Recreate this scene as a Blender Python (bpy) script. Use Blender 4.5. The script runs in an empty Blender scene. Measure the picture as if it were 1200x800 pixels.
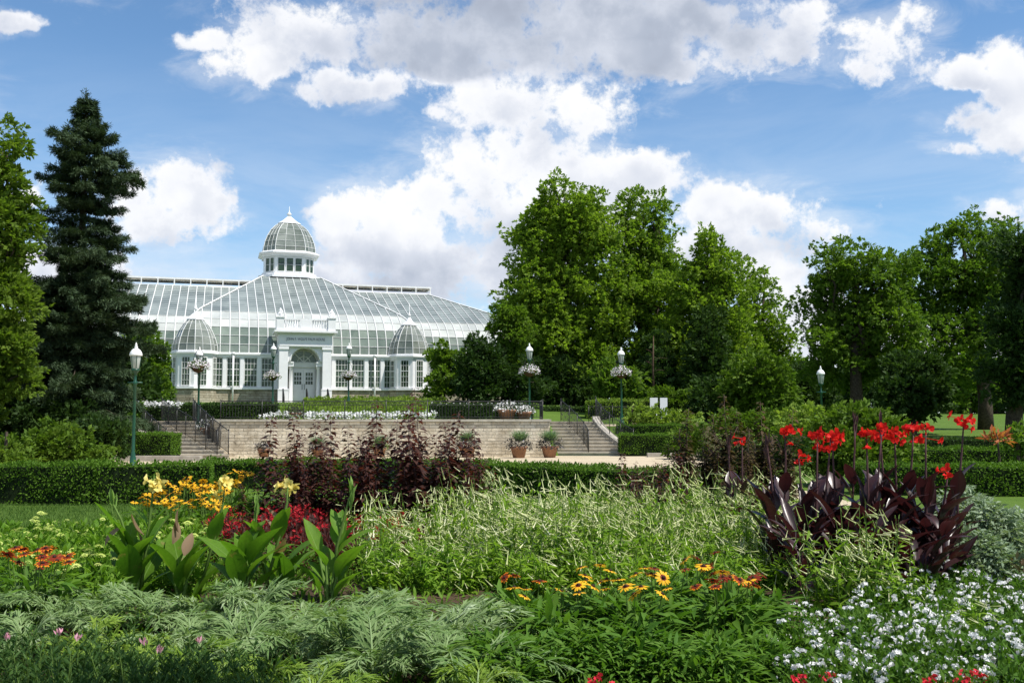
import bpy, math, random
import numpy as np
from mathutils import Vector, Matrix

# ------------------------------------------------------------------ camera, sky, sun, exposure
scene = bpy.context.scene
COL = scene.collection
PITCH = math.atan(90 / 1167)
FPX = 1167.0
EYE = 1.6
cam_data = bpy.data.cameras.new("camera")
cam = bpy.data.objects.new("camera", cam_data)
COL.objects.link(cam)
cam_data.sensor_width = 36.0
cam_data.lens = 35.0
cam_data.clip_start = 0.05
cam_data.clip_end = 9000
cam.location = (0, 0, EYE)
cam.rotation_euler = (math.pi / 2 + PITCH, 0, 0)
scene.camera = cam

SUN_EL = math.radians(60)
SUN_DIR = Vector((0.90 * math.cos(SUN_EL), -0.436 * math.cos(SUN_EL), math.sin(SUN_EL))).normalized()
sun_data = bpy.data.lights.new("sun", 'SUN')
sun_data.energy = 5.0
sun_data.angle = math.radians(0.53)
sun_data.color = (1.0, 0.955, 0.88)
sun = bpy.data.objects.new("sun", sun_data)
COL.objects.link(sun)
sun.rotation_euler = SUN_DIR.to_track_quat('Z', 'Y').to_euler()
scene.view_settings.view_transform = 'Standard'
scene.view_settings.look = 'None'
scene.view_settings.exposure = 0.40
scene.view_settings.gamma = 1.0
scene.view_settings.use_curve_mapping = False
scene.cycles.max_bounces = 6
scene.cycles.diffuse_bounces = 3
scene.cycles.glossy_bounces = 3
scene.cycles.transmission_bounces = 4
scene.cycles.transparent_max_bounces = 8
scene.cycles.use_denoising = True


def ray(px, py):
    cx = (px - 600) / FPX
    cy = (400 - py) / FPX
    return (cx, math.cos(PITCH) - cy * math.sin(PITCH), math.sin(PITCH) + cy * math.cos(PITCH))


def at(px, py, D):
    x, y, z = ray(px, py)
    t = D / y
    return Vector((x * t, D, EYE + z * t))


def X(px, D):
    return at(px, 490, D).x


def ppm(D):
    return FPX / D


# ---- node helper
class NT:
    def __init__(self, tree):
        self.t = tree
        self.n = tree.nodes
        self.l = tree.links

    def node(self, typ, **kw):
        nd = self.n.new(typ)
        for k, v in kw.items():
            setattr(nd, k, v)
        return nd

    def put(self, sock, v):
        if isinstance(v, bpy.types.NodeSocket):
            self.l.new(v, sock)
        else:
            sock.default_value = v

    def math(self, op, a, b=0.0, c=0.0, clamp=False):
        nd = self.node('ShaderNodeMath', operation=op, use_clamp=clamp)
        self.put(nd.inputs[0], a)
        self.put(nd.inputs[1], b)
        if len(nd.inputs) > 2:
            self.put(nd.inputs[2], c)
        return nd.outputs[0]

    def vmath(self, op, a, b=(0, 0, 0), out=0):
        nd = self.node('ShaderNodeVectorMath', operation=op)
        self.put(nd.inputs[0], a)
        self.put(nd.inputs[1], b)
        return nd.outputs[out]

    def noise(self, vec, scale, detail=4, rough=0.55, dist=0.0):
        nd = self.node('ShaderNodeTexNoise')
        if vec is not None:
            self.l.new(vec, nd.inputs['Vector'])
        nd.inputs['Scale'].default_value = scale
        nd.inputs['Detail'].default_value = detail
        nd.inputs['Roughness'].default_value = rough
        nd.inputs['Distortion'].default_value = dist
        return nd.outputs['Fac']

    def mixc(self, f, a, b, blend='MIX'):
        nd = self.node('ShaderNodeMix', data_type='RGBA', blend_type=blend)
        self.put(nd.inputs['Factor'], f)
        for s, v in ((nd.inputs[6], a), (nd.inputs[7], b)):
            if isinstance(v, bpy.types.NodeSocket):
                self.l.new(v, s)
            else:
                s.default_value = (v[0], v[1], v[2], 1)
        return nd.outputs[2]

    def ramp(self, f, stops, interp='LINEAR'):
        nd = self.node('ShaderNodeValToRGB')
        nd.color_ramp.interpolation = interp
        e = nd.color_ramp.elements
        while len(e) < len(stops):
            e.new(0.5)
        for el, (p, c) in zip(e, stops):
            el.position = p
            el.color = (c[0], c[1], c[2], 1) if hasattr(c, '__len__') else (c, c, c, 1)
        self.put(nd.inputs[0], f)
        return nd.outputs[0]

    def smooth(self, v, lo, hi):
        nd = self.node('ShaderNodeMapRange', interpolation_type='SMOOTHSTEP')
        self.put(nd.inputs[0], v)
        nd.inputs[1].default_value = lo
        nd.inputs[2].default_value = hi
        return nd.outputs[0]


# ---- sky: Nishita plus cumulus clouds laid out by world direction
world = bpy.data.worlds.new("World")
scene.world = world
world.use_nodes = True
wt = NT(world.node_tree)
world.node_tree.nodes.clear()
sky = wt.node('ShaderNodeTexSky', sky_type='NISHITA')
sky.sun_disc = False
sky.sun_elevation = SUN_EL
sky.sun_rotation = math.atan2(SUN_DIR.x, SUN_DIR.y)
sky.air_density = 1.0
sky.dust_density = 0.25
sky.ozone_density = 1.6
SKY_K = 0.10
SKY_TINT = (0.85, 1.07, 1.20)
tc = wt.node('ShaderNodeTexCoord')
D_ = tc.outputs['Generated']
sep = wt.node('ShaderNodeSeparateXYZ')
wt.l.new(D_, sep.inputs[0])
yy = wt.math('MAXIMUM', sep.outputs[1], 0.08)
gx = wt.math('DIVIDE', sep.outputs[0], yy)
gz = wt.math('DIVIDE', sep.outputs[2], yy)
comb = wt.node('ShaderNodeCombineXYZ')
wt.l.new(gx, comb.inputs[0])
wt.l.new(gz, comb.inputs[1])
G = comb.outputs[0]
front = wt.smooth(sep.outputs[1], 0.1, 0.35)

#          px   py   rx   ry  brightness(0 grey .. 1 white)
CLOUDS = [
    (650, 30, 200, 62, 0.26), (520, 48, 120, 52, 0.42), (350, 40, 110, 42, 0.95), (300, 75, 75, 26, 0.95), (410, 104, 62, 22, 0.85), (240, 45, 34, 16, 0.9),
    (800, 22, 120, 46, 0.40), (880, 40, 85, 40, 0.82), (930, 22, 52, 26, 0.9), (620, -60, 420, 80, 0.3), (760, 70, 120, 22, 0.6),
    (620, 118, 105, 40, 0.92), (690, 128, 52, 40, 0.95), (660, 190, 90, 34, 0.95),
    (570, 222, 92, 52, 0.92), (470, 255, 74, 50, 0.95), (410, 262, 50, 40, 1.0), (530, 305, 150, 36, 0.60), (730, 208, 70, 34, 0.95), (640, 262, 110, 50, 0.7),
    (196, 222, 54, 40, 0.98), (160, 240, 40, 34, 0.92), (190, 268, 60, 30, 0.78), (225, 245, 34, 26, 0.9),
    (890, 248, 100, 30, 0.98), (830, 240, 44, 26, 0.95), (945, 262, 60, 24, 0.92), (905, 318, 46, 28, 0.85), (930, 350, 46, 30, 0.75), (870, 285, 90, 26, 0.72), (940, 395, 120, 30, 0.7),
    (1040, 60, 60, 36, 0.96), (1085, 30, 32, 24, 0.95), (1010, 42, 34, 22, 0.92), (1130, 90, 46, 15, 0.85),
    (1185, 95, 36, 42, 0.95), (1165, 150, 62, 26, 0.78), (1230, 130, 70, 60, 0.85), (1120, 172, 34, 8, 0.6),
    (8, 30, 32, 13, 0.9), (1170, 246, 46, 16, 0.95), (1215, 240, 40, 20, 0.95), (28, 225, 24, 16, 0.9), (60, 330, 90, 40, 0.7),
    (1330, 300, 160, 60, 0.8), (-120, 150, 90, 60, 0.8), (1180, 420, 240, 40, 0.75), (440, 345, 180, 24, 0.62),
    (655, 158, 72, 34, 0.95), (610, 175, 40, 24, 0.9), (700, 60, 150, 40, 0.3), (560, 330, 120, 30, 0.55),
]
# wind-torn outlines: the lookup direction is warped by noise before the cloud masses are laid out
wn = wt.node('ShaderNodeTexNoise')
wt.l.new(D_, wn.inputs['Vector'])
wn.inputs['Scale'].default_value = 9.0
wn.inputs['Detail'].default_value = 5
wn.inputs['Roughness'].default_value = 0.6
wv = wt.vmath('SUBTRACT', wn.outputs['Color'], (0.5, 0.5, 0.5))
GW = wt.vmath('ADD', G, wt.vmath('MULTIPLY', wv, (0.085, 0.060, 0.0)))
field = None
wsum = None
bsum = None
for (px, py, rx, ry, br) in CLOUDS:
    x, y, z = ray(px, py)
    c = (x / y, z / y, 0)
    s = (FPX / (rx * 1.10), FPX / (ry * 1.12), 0)
    dv = wt.vmath('MULTIPLY', wt.vmath('SUBTRACT', GW, c), s)
    q = wt.vmath('DOT_PRODUCT', dv, dv, out=1)
    f = wt.math('SUBTRACT', 1.0, q)
    fc = wt.math('MAXIMUM', f, 0.0)
    sp = wt.node('ShaderNodeSeparateXYZ')
    wt.l.new(dv, sp.inputs[0])
    b = wt.math('MULTIPLY_ADD', sp.outputs[1], 0.26, br)
    bw = wt.math('MULTIPLY', b, fc)
    field = f if field is None else wt.math('SMOOTH_MAX', field, f, 0.25)
    wsum = fc if wsum is None else wt.math('ADD', wsum, fc)
    bsum = bw if bsum is None else wt.math('ADD', bsum, bw)
field = wt.math('MAXIMUM', field, -2.4)


def puffs(vec, fine=True):
    a = wt.noise(vec, 13.0, 10, 0.62, 0.1)
    a = wt.math('MULTIPLY', wt.math('SUBTRACT', a, 0.5), 4.7)
    if not fine: return a
    b = wt.noise(vec, 42.0, 7, 0.66, 0.0)
    return wt.math('ADD', a, wt.math('MULTIPLY', wt.math('SUBTRACT', b, 0.5), 2.5))


nn = puffs(D_)
sa = wt.noise(D_, 12.0, 3, 0.5)
sb = wt.noise(wt.vmath('ADD', D_, (0.014, -0.006, 0.030)), 12.0, 3, 0.5)
bn = wt.noise(D_, 2.2, 3, 0.5)
big = wt.noise(D_, 4.5, 4, 0.5)
back_field = wt.math('MULTIPLY_ADD', wt.math('SUBTRACT', bn, 0.52), 6.0, -0.2)
fld = wt.math('ADD', wt.math('MULTIPLY', field, front), wt.math('MULTIPLY', back_field, wt.math('SUBTRACT', 1.0, front)))
dens = wt.math('ADD', fld, nn)
alpha = wt.smooth(dens, -0.30, 0.65)
wisp_n = wt.noise(wt.vmath('MULTIPLY', D_, (1.0, 1.0, 2.2)), 12.0, 8, 0.66, 0.5)
wisp = wt.math('ADD', wt.math('MULTIPLY', fld, 0.55), wt.math('MULTIPLY', wt.math('SUBTRACT', wisp_n, 0.5), 4.5))
wisp = wt.math('MULTIPLY', wt.smooth(wisp, -0.75, 1.3), 0.50)
alpha = wt.math('MAXIMUM', alpha, wisp)
thick = wt.smooth(dens, 0.1, 1.5)
bright = wt.math('DIVIDE', wt.math('ADD', bsum, 0.10), wt.math('ADD', wsum, 0.11))
bright = wt.math('MINIMUM', bright, 1.1)
bright = wt.math('ADD', wt.math('MULTIPLY', bright, front), wt.math('MULTIPLY', wt.math('SUBTRACT', 1.0, front), 0.8))
relief = wt.math('MULTIPLY', wt.math('SUBTRACT', sa, sb), 0.85)
relief = wt.math('MULTIPLY_ADD', wt.math('SUBTRACT', big, 0.5), 0.8, relief)
edge_lit = wt.math('MULTIPLY', wt.math('SUBTRACT', 1.0, thick), 0.16)
lit = wt.math('ADD', wt.math('ADD', wt.math('MULTIPLY', bright, 0.80), edge_lit), relief, clamp=True)
cl_col = wt.ramp(lit, [(0.0, (0.27, 0.30, 0.37)), (0.30, (0.37, 0.41, 0.49)), (0.58, (0.55, 0.58, 0.65)), (0.80, (0.73, 0.74, 0.77)), (1.0, (0.79, 0.79, 0.79))])
# thin high haze veil
veil_n = wt.noise(wt.vmath('MULTIPLY', D_, (1.0, 1.0, 4.0)), 4.0, 6, 0.6, 0.6)
low = wt.math('SUBTRACT', 1.0, wt.smooth(sep.outputs[2], 0.10, 0.36))
veil = wt.math('MULTIPLY', wt.math('MULTIPLY', wt.smooth(veil_n, 0.25, 0.75), low), 0.75)
skyc = wt.vmath('MULTIPLY', sky.outputs[0], SKY_TINT)
skyv = wt.mixc(veil, skyc, (0.55 / SKY_K, 0.63 / SKY_K, 0.74 / SKY_K))
cl_col = wt.vmath('SCALE', cl_col)
cl_col.node.inputs['Scale'].default_value = 1.0 / SKY_K
cloudmix = wt.mixc(wt.math('MULTIPLY', alpha, 0.97), skyv, cl_col)
up = wt.smooth(sep.outputs[2], -0.02, 0.02)
final = wt.mixc(up, skyc, cloudmix)
bg = wt.node('ShaderNodeBackground')
wt.l.new(final, bg.inputs[0])
bg.inputs[1].default_value = SKY_K
wo = wt.node('ShaderNodeOutputWorld')
wt.l.new(bg.outputs[0], wo.inputs[0])

# ------------------------------------------------------------------ objects, names, labels
RNG = np.random.default_rng(11)


def tag(o, label=None, cat=None, group=None, kind=None):
    if label: o['label'] = label
    if cat: o['category'] = cat
    if group: o['group'] = group
    if kind: o['kind'] = kind
    return o


def empty(name, loc=(0, 0, 0), rz=0.0, sc=1.0, parent=None):
    o = bpy.data.objects.new(name, None)
    o.empty_display_size = 0.2
    COL.objects.link(o)
    o.location = loc
    o.rotation_euler = (0, 0, rz)
    o.scale = (sc, sc, sc)
    if parent: o.parent = parent
    return o


def link(name, me, parent=None, loc=None, rz=None, sc=None):
    o = bpy.data.objects.new(name, me)
    COL.objects.link(o)
    if parent: o.parent = parent
    if loc is not None: o.location = loc
    if rz is not None: o.rotation_euler = (0, 0, rz)
    if sc is not None: o.scale = (sc, sc, sc)
    return o


CHILDREN = {}


def copy_tree(o, parent=None):
    c = o.copy()
    COL.objects.link(c)
    if parent is not None: c.parent = parent
    for ch in list(o.children):
        copy_tree(ch, c)
    return c


class MB:
    """polygon mesh built from boxes, tubes, lathes and grids"""
    def __init__(self):
        self.v = []
        self.f = []
        self.m = []
        self.s = []

    def add(self, vs, fs, m=0, smooth=False):
        b = len(self.v)
        self.v += [tuple(p) for p in vs]
        for f in fs:
            self.f.append(tuple(i + b for i in f))
            self.m.append(m)
            self.s.append(smooth)
        return self

    def box(self, a, b, m=0):
        x0, y0, z0 = a
        x1, y1, z1 = b
        vs = [(x0, y0, z0), (x1, y0, z0), (x1, y1, z0), (x0, y1, z0), (x0, y0, z1), (x1, y0, z1), (x1, y1, z1), (x0, y1, z1)]
        fs = [(0, 3, 2, 1), (4, 5, 6, 7), (0, 1, 5, 4), (1, 2, 6, 5), (2, 3, 7, 6), (3, 0, 4, 7)]
        return self.add(vs, fs, m)

    def prism(self, pts, z0, z1, m=0):
        n = len(pts)
        vs = [(p[0], p[1], z0) for p in pts] + [(p[0], p[1], z1) for p in pts]
        fs = [tuple(range(n))[::-1], tuple(range(n, 2 * n))] + [(i, (i + 1) % n, n + (i + 1) % n, n + i) for i in range(n)]
        return self.add(vs, fs, m)

    def tube(self, pts, rad, n=6, m=0, cap=True, smooth=True):
        pts = [Vector(p) for p in pts]
        if not hasattr(rad, '__len__'): rad = [rad] * len(pts)
        vs = []
        prev = None
        for i, p in enumerate(pts):
            a = pts[max(i - 1, 0)]
            b = pts[min(i + 1, len(pts) - 1)]
            d = (b - a)
            if d.length < 1e-9: d = Vector((0, 0, 1))
            d.normalize()
            if prev is None:
                u = d.orthogonal().normalized()
                if abs(d.z) < 0.95:
                    u = d.cross(Vector((0, 0, 1))).normalized()
            else:
                u = (prev - d * prev.dot(d))
                u = u.normalized() if u.length > 1e-6 else d.orthogonal().normalized()
            prev = u
            w = d.cross(u)
            for k in range(n):
                t = 2 * math.pi * (k + 0.5) / n
                vs.append(p + (u * math.cos(t) + w * math.sin(t)) * rad[i])
        fs = []
        for i in range(len(pts) - 1):
            for k in range(n):
                fs.append((i * n + k, i * n + (k + 1) % n, (i + 1) * n + (k + 1) % n, (i + 1) * n + k))
        self.add(vs, fs, m, smooth and n > 4)
        if cap:
            b = len(self.v) - len(vs)
            self.f.append(tuple(b + k for k in range(n))[::-1]); self.m.append(m); self.s.append(False)
            e = b + (len(pts) - 1) * n
            self.f.append(tuple(e + k for k in range(n))); self.m.append(m); self.s.append(False)
        return self

    def lathe(self, prof, n=16, c=(0, 0, 0), m=0, smooth=True, phase=0.0, arc=None):
        vs = []
        for r, z in prof:
            for k in range(n):
                t = 2 * math.pi * k / n + phase
                vs.append((c[0] + r * math.cos(t), c[1] + r * math.sin(t), c[2] + z))
        fs = []
        for i in range(len(prof) - 1):
            for k in range(n):
                fs.append((i * n + k, i * n + (k + 1) % n, (i + 1) * n + (k + 1) % n, (i + 1) * n + k))
        if prof[0][0] > 1e-4: fs.append(tuple(range(n))[::-1])
        if prof[-1][0] > 1e-4: fs.append(tuple((len(prof) - 1) * n + k for k in range(n)))
        return self.add(vs, fs, m, smooth)

    def quad(self, a, b, c, d, m=0):
        return self.add([a, b, c, d], [(0, 1, 2, 3)], m)

    def mesh(self, name, mats):
        me = bpy.data.meshes.new(name)
        me.from_pydata(self.v, [], self.f)
        for mt in (mats if isinstance(mats, (list, tuple)) else [mats]):
            me.materials.append(mt)
        me.polygons.foreach_set('material_index', self.m)
        me.polygons.foreach_set('use_smooth', self.s)
        me.update()
        return me

    def build(self, name, mats, parent=None, loc=None, rz=None):
        return link(name, self.mesh(name, mats), parent, loc, rz)


# ------------------------------------------------------------------ leaf clouds (numpy)
def nrm(a):
    return a / np.maximum(np.linalg.norm(a, axis=-1, keepdims=True), 1e-9)


def rsph(n, rng=None):
    rng = rng or RNG
    return nrm(rng.normal(size=(n, 3)))


def frames(dirs, normals, scale):
    y = nrm(np.asarray(dirs, float))
    z = np.asarray(normals, float)
    z = nrm(z - (z * y).sum(-1, keepdims=True) * y + 1e-7)
    x = np.cross(y, z)
    R = np.stack([x, y, z], axis=-1)
    s = np.asarray(scale, float)
    if s.ndim == 1: s = s[:, None]
    return R * s[:, None, :] if s.shape[1] == 3 else R * s[:, :, None]


class LM:
    """mesh of many small quads: copies of templates, fast"""
    def __init__(self):
        self.V = []
        self.F = []
        self.M = []
        self.n = 0

    def place(self, tpl, R, T, m=0):
        V, F = tpl[0], tpl[1]
        N = len(T)
        if N == 0: return self
        k = len(V)
        P = np.einsum('nij,kj->nki', R, V) + np.asarray(T)[:, None, :]
        self.V.append(P.reshape(-1, 3))
        f = (F[None] + (np.arange(N) * k)[:, None, None]).reshape(-1, 4) + self.n
        self.F.append(f)
        tm = tpl[2] if len(tpl) > 2 else np.zeros(len(F), int)
        self.M.append(np.tile(tm, N) + m)
        self.n += N * k
        return self

    def quads(self, V, F, m=0):
        V = np.asarray(V, float)
        self.V.append(V)
        self.F.append(np.asarray(F, int).reshape(-1, 4) + self.n)
        self.M.append(np.full(len(F), m, int))
        self.n += len(V)
        return self

    def tube(self, pts, rad, n=5, m=0):
        b = MB().tube(pts, rad, n, cap=False)
        return self.quads(b.v, b.f, m)

    def mesh(self, name, mats, smooth=False):
        V = np.concatenate(self.V).astype(np.float32)
        F = np.concatenate(self.F).astype(np.int32)
        M = np.concatenate(self.M).astype(np.int32)
        me = bpy.data.meshes.new(name)
        me.vertices.add(len(V))
        me.vertices.foreach_set('co', V.ravel())
        me.loops.add(len(F) * 4)
        me.loops.foreach_set('vertex_index', F.ravel())
        me.polygons.add(len(F))
        me.polygons.foreach_set('loop_start', np.arange(len(F), dtype=np.int32) * 4)
        me.polygons.foreach_set('loop_total', np.full(len(F), 4, np.int32))
        for mt in (mats if isinstance(mats, (list, tuple)) else [mats]):
            me.materials.append(mt)
        me.polygons.foreach_set('material_index', M)
        if smooth: me.polygons.foreach_set('use_smooth', np.ones(len(F), bool))
        me.update(calc_edges=True)
        return me

    def build(self, name, mats, parent=None, loc=None, rz=None, smooth=False):
        return link(name, self.mesh(name, mats, smooth), parent, loc, rz)


def leaf_tpl(w=0.35, segs=3, bend=0.25, fold=0.12, peak=0.45, tip=0.06, wave=0.0):
    """unit long leaf along +Y, face +Z; two quads across a folded midrib"""
    vs = []
    for i in range(segs + 1):
        t = i / segs
        if t <= peak:
            pw = math.sin(t / peak * math.pi / 2) ** 0.8
        else:
            pw = math.cos((t - peak) / (1 - peak) * math.pi / 2) ** 0.75
        hw = w * 0.5 * max(pw, 0.12 if i == 0 else tip)
        z = -bend * t * t
        wv = wave * math.sin(t * 9)
        vs += [(-hw, t, z + fold * hw * 2 + wv), (0, t, z), (hw, t, z + fold * hw * 2 - wv)]
    fs = []
    for i in range(segs):
        a = i * 3
        fs += [(a, a + 1, a + 4, a + 3), (a + 1, a + 2, a + 5, a + 4)]
    return np.array(vs, float), np.array(fs, int)


def diamond(w=0.5, z=0.06):
    return np.array([(0, 0, 0), (w / 2, 0.45, z), (0, 1, 0), (-w / 2, 0.45, z)], float), np.array([(0, 1, 2, 3)], int)


def combine(*parts):
    """parts: (tpl, R(3,3), t(3), mat)"""
    V, F, M, n = [], [], [], 0
    for tpl, R, t, m in parts:
        V.append(tpl[0] @ np.asarray(R).T + np.asarray(t))
        F.append(tpl[1] + n)
        tm = tpl[2] if len(tpl) > 2 else np.zeros(len(tpl[1]), int)
        M.append(tm + m)
        n += len(tpl[0])
    return np.concatenate(V), np.concatenate(F), np.concatenate(M)


def sprig(nl=6, w=0.5, spread=0.9, seed=1, size=(0.45, 0.7)):
    r = np.random.default_rng(seed)
    parts = []
    for i in range(nl):
        a = r.uniform(-1, 1) * spread * 1.5
        el = r.uniform(-0.6, 0.8)
        d = np.array([math.sin(a) * math.cos(el), math.cos(a) * math.cos(el), math.sin(el)])
        nn = np.array([r.normal() * .4, r.normal() * .4, 1.0])
        s = r.uniform(*size)
        R = frames(d[None], nn[None], np.array([s]))[0]
        parts.append((diamond(w, r.uniform(-.05, .15)), R, (r.normal() * .12, r.uniform(0, .55), r.normal() * .1), 0))
    return combine(*parts)


SPRIGS = [sprig(7, .55, .9, s) for s in range(4)]
SPRIGS_N = [sprig(8, .30, .8, s + 9) for s in range(3)]


def tube_path(p0, p1, n=5, wob=0.05, sag=0.0, rng=None):
    rng = rng or RNG
    p0, p1 = np.asarray(p0, float), np.asarray(p1, float)
    L = np.linalg.norm(p1 - p0)
    out = []
    for i in range(n):
        t = i / (n - 1)
        p = p0 + (p1 - p0) * t
        if 0 < i < n - 1: p = p + rng.normal(size=3) * wob * L
        p[2] -= sag * 4 * t * (1 - t) * L
        out.append(p)
    return out


# ------------------------------------------------------------------ materials
def new_mat(name):
    m = bpy.data.materials.new(name)
    m.use_nodes = True
    nt = NT(m.node_tree)
    bs = m.node_tree.nodes['Principled BSDF']
    return m, nt, bs


def plain(name, col, rough=0.6, spec=0.4, metal=0.0, var=0.06, scale=6.0, bump=0.0):
    m, nt, bs = new_mat(name)
    tc = nt.node('ShaderNodeTexCoord')
    n = nt.noise(tc.outputs['Object'], scale, 5, 0.6)
    a = tuple(max(0, c * (1 - var * 2.5)) for c in col)
    b = tuple(min(1, c * (1 + var * 2.0)) for c in col)
    nt.l.new(nt.ramp(n, [(0.3, a), (0.7, b)]), bs.inputs['Base Color'])
    bs.inputs['Roughness'].default_value = rough
    bs.inputs['Specular IOR Level'].default_value = spec
    bs.inputs['Metallic'].default_value = metal
    if bump:
        bp = nt.node('ShaderNodeBump')
        bp.inputs['Strength'].default_value = bump
        bp.inputs['Distance'].default_value = 0.02
        nt.l.new(nt.noise(tc.outputs['Object'], scale * 5, 4, 0.6), bp.inputs['Height'])
        nt.l.new(bp.outputs[0], bs.inputs['Normal'])
    return m


def leafmat(name, c1, c2, trans=0.35, tcol=None, rough=0.6, spec=0.12, c3=None, p3=0.05, patch=0.45, spots=None):
    """two-tone leaves, each leaf its own tone, light passing through"""
    m, nt, bs = new_mat(name)
    g = nt.node('ShaderNodeNewGeometry')
    oi = nt.node('ShaderNodeObjectInfo')
    rnd = g.outputs['Random Per Island']
    tco = nt.node('ShaderNodeTexCoord')
    pn = nt.smooth(nt.noise(tco.outputs['Object'], patch, 3, 0.5), 0.36, 0.64)
    rr = nt.math('ADD', nt.math('MULTIPLY', rnd, 0.56), nt.math('MULTIPLY', oi.outputs['Random'], 0.20))
    rr = nt.math('ADD', rr, nt.math('MULTIPLY', pn, 0.24))
    stops = [(0.08, c1), (0.92, c2)]
    if c3: stops = [(0.05, c1), (0.9 - p3, c2), (0.97, c3)]
    col = nt.ramp(rr, stops)
    if spots:
        sn = nt.noise(tco.outputs['Object'], 9.0, 5, 0.7)
        col = nt.mixc(nt.math('MULTIPLY', nt.smooth(sn, 0.58, 0.72), 0.75), col, spots)
        streak = nt.noise(nt.vmath('MULTIPLY', tco.outputs['Object'], (60.0, 60.0, 6.0)), 1.0, 3, 0.6)
        col = nt.mixc(0.5, col, nt.ramp(streak, [(0.3, (0.72, 0.72, 0.72)), (0.7, (1.22, 1.22, 1.22))]), 'MULTIPLY')
    nt.l.new(col, bs.inputs['Base Color'])
    bs.inputs['Roughness'].default_value = rough
    bs.inputs['Specular IOR Level'].default_value = spec
    tb = nt.node('ShaderNodeBsdfTranslucent')
    if tcol is None:
        tc_ = nt.mixc(1.0, col, (1.5, 1.65, 0.7), 'MULTIPLY')
    else:
        tc_ = nt.mixc(0.75, col, tcol)
    nt.l.new(tc_, tb.inputs[0])
    mx = nt.node('ShaderNodeMixShader')
    mx.inputs[0].default_value = trans
    nt.l.new(bs.outputs[0], mx.inputs[1])
    nt.l.new(tb.outputs[0], mx.inputs[2])
    out = m.node_tree.nodes['Material Output']
    nt.l.new(mx.outputs[0], out.inputs[0])
    return m


M = {}
M['white'] = plain('white_paint', (0.78, 0.78, 0.79), 0.45, 0.4, var=0.02, scale=3)
M['white_bar'] = plain('white_bar_paint', (0.74, 0.74, 0.72), 0.5, 0.3, var=0.03, scale=3)
M['iron'] = plain('black_iron', (0.018, 0.017, 0.017), 0.45, 0.5, var=0.1)
M['green_iron'] = plain('green_iron', (0.006, 0.058, 0.030), 0.35, 0.5, var=0.1)
M['terracotta'] = plain('terracotta', (0.31, 0.165, 0.10), 0.8, 0.2, var=0.12, scale=5)
M['darkpot'] = plain('dark_pot', (0.03, 0.028, 0.03), 0.6, 0.3)
M['lampglass'] = plain('lamp_glass', (0.40, 0.43, 0.40), 0.12, 0.6, var=0.04)
M['lampcap'] = plain('lamp_cap', (0.80, 0.80, 0.78), 0.35, 0.5, var=0.03)
M['brass'] = plain('brass', (0.45, 0.33, 0.12), 0.35, 0.5, 0.8)
M['bark'] = plain('bark', (0.07, 0.055, 0.042), 0.9, 0.1, var=0.25, scale=9, bump=0.6)
M['bark_pale'] = plain('bark_pale', (0.16, 0.14, 0.115), 0.9, 0.1, var=0.2, scale=9, bump=0.5)
M['deadwood'] = plain('dead_wood', (0.25, 0.16, 0.09), 0.9, 0.1, var=0.2)
M['core'] = plain('hedge_core', (0.012, 0.020, 0.008), 0.9, 0.05, var=0.2, scale=12)  # solid near-black core behind the leaf layer
M['basket'] = plain('basket_moss', (0.09, 0.055, 0.03), 0.9, 0.1, var=0.25, scale=30)
M['lettering'] = plain('grey_lettering', (0.22, 0.23, 0.26), 0.6, 0.2)
M['brassdoor'] = plain('door_handle', (0.08, 0.08, 0.09), 0.3, 0.5, 0.6)
M['concrete'] = plain('stair_concrete', (0.40, 0.36, 0.29), 0.85, 0.2, var=0.10, scale=3, bump=0.2)
M['kerb'] = plain('kerb_stone', (0.36, 0.33, 0.28), 0.85, 0.2, var=0.12, scale=4, bump=0.2)
M['wallcap'] = plain('cap_stone', (0.44, 0.41, 0.34), 0.8, 0.2, var=0.08, scale=4, bump=0.15)
M['ventdark'] = plain('vent_lattice', (0.30, 0.27, 0.21), 0.7, 0.2, var=0.2, scale=2)
M['deadwood'] = plain('dead_wood', (0.09, 0.06, 0.04), 0.9, 0.1, var=0.2)
M['darkvoid'] = plain('dark_inside', (0.012, 0.016, 0.012), 0.8, 0.1)


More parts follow.
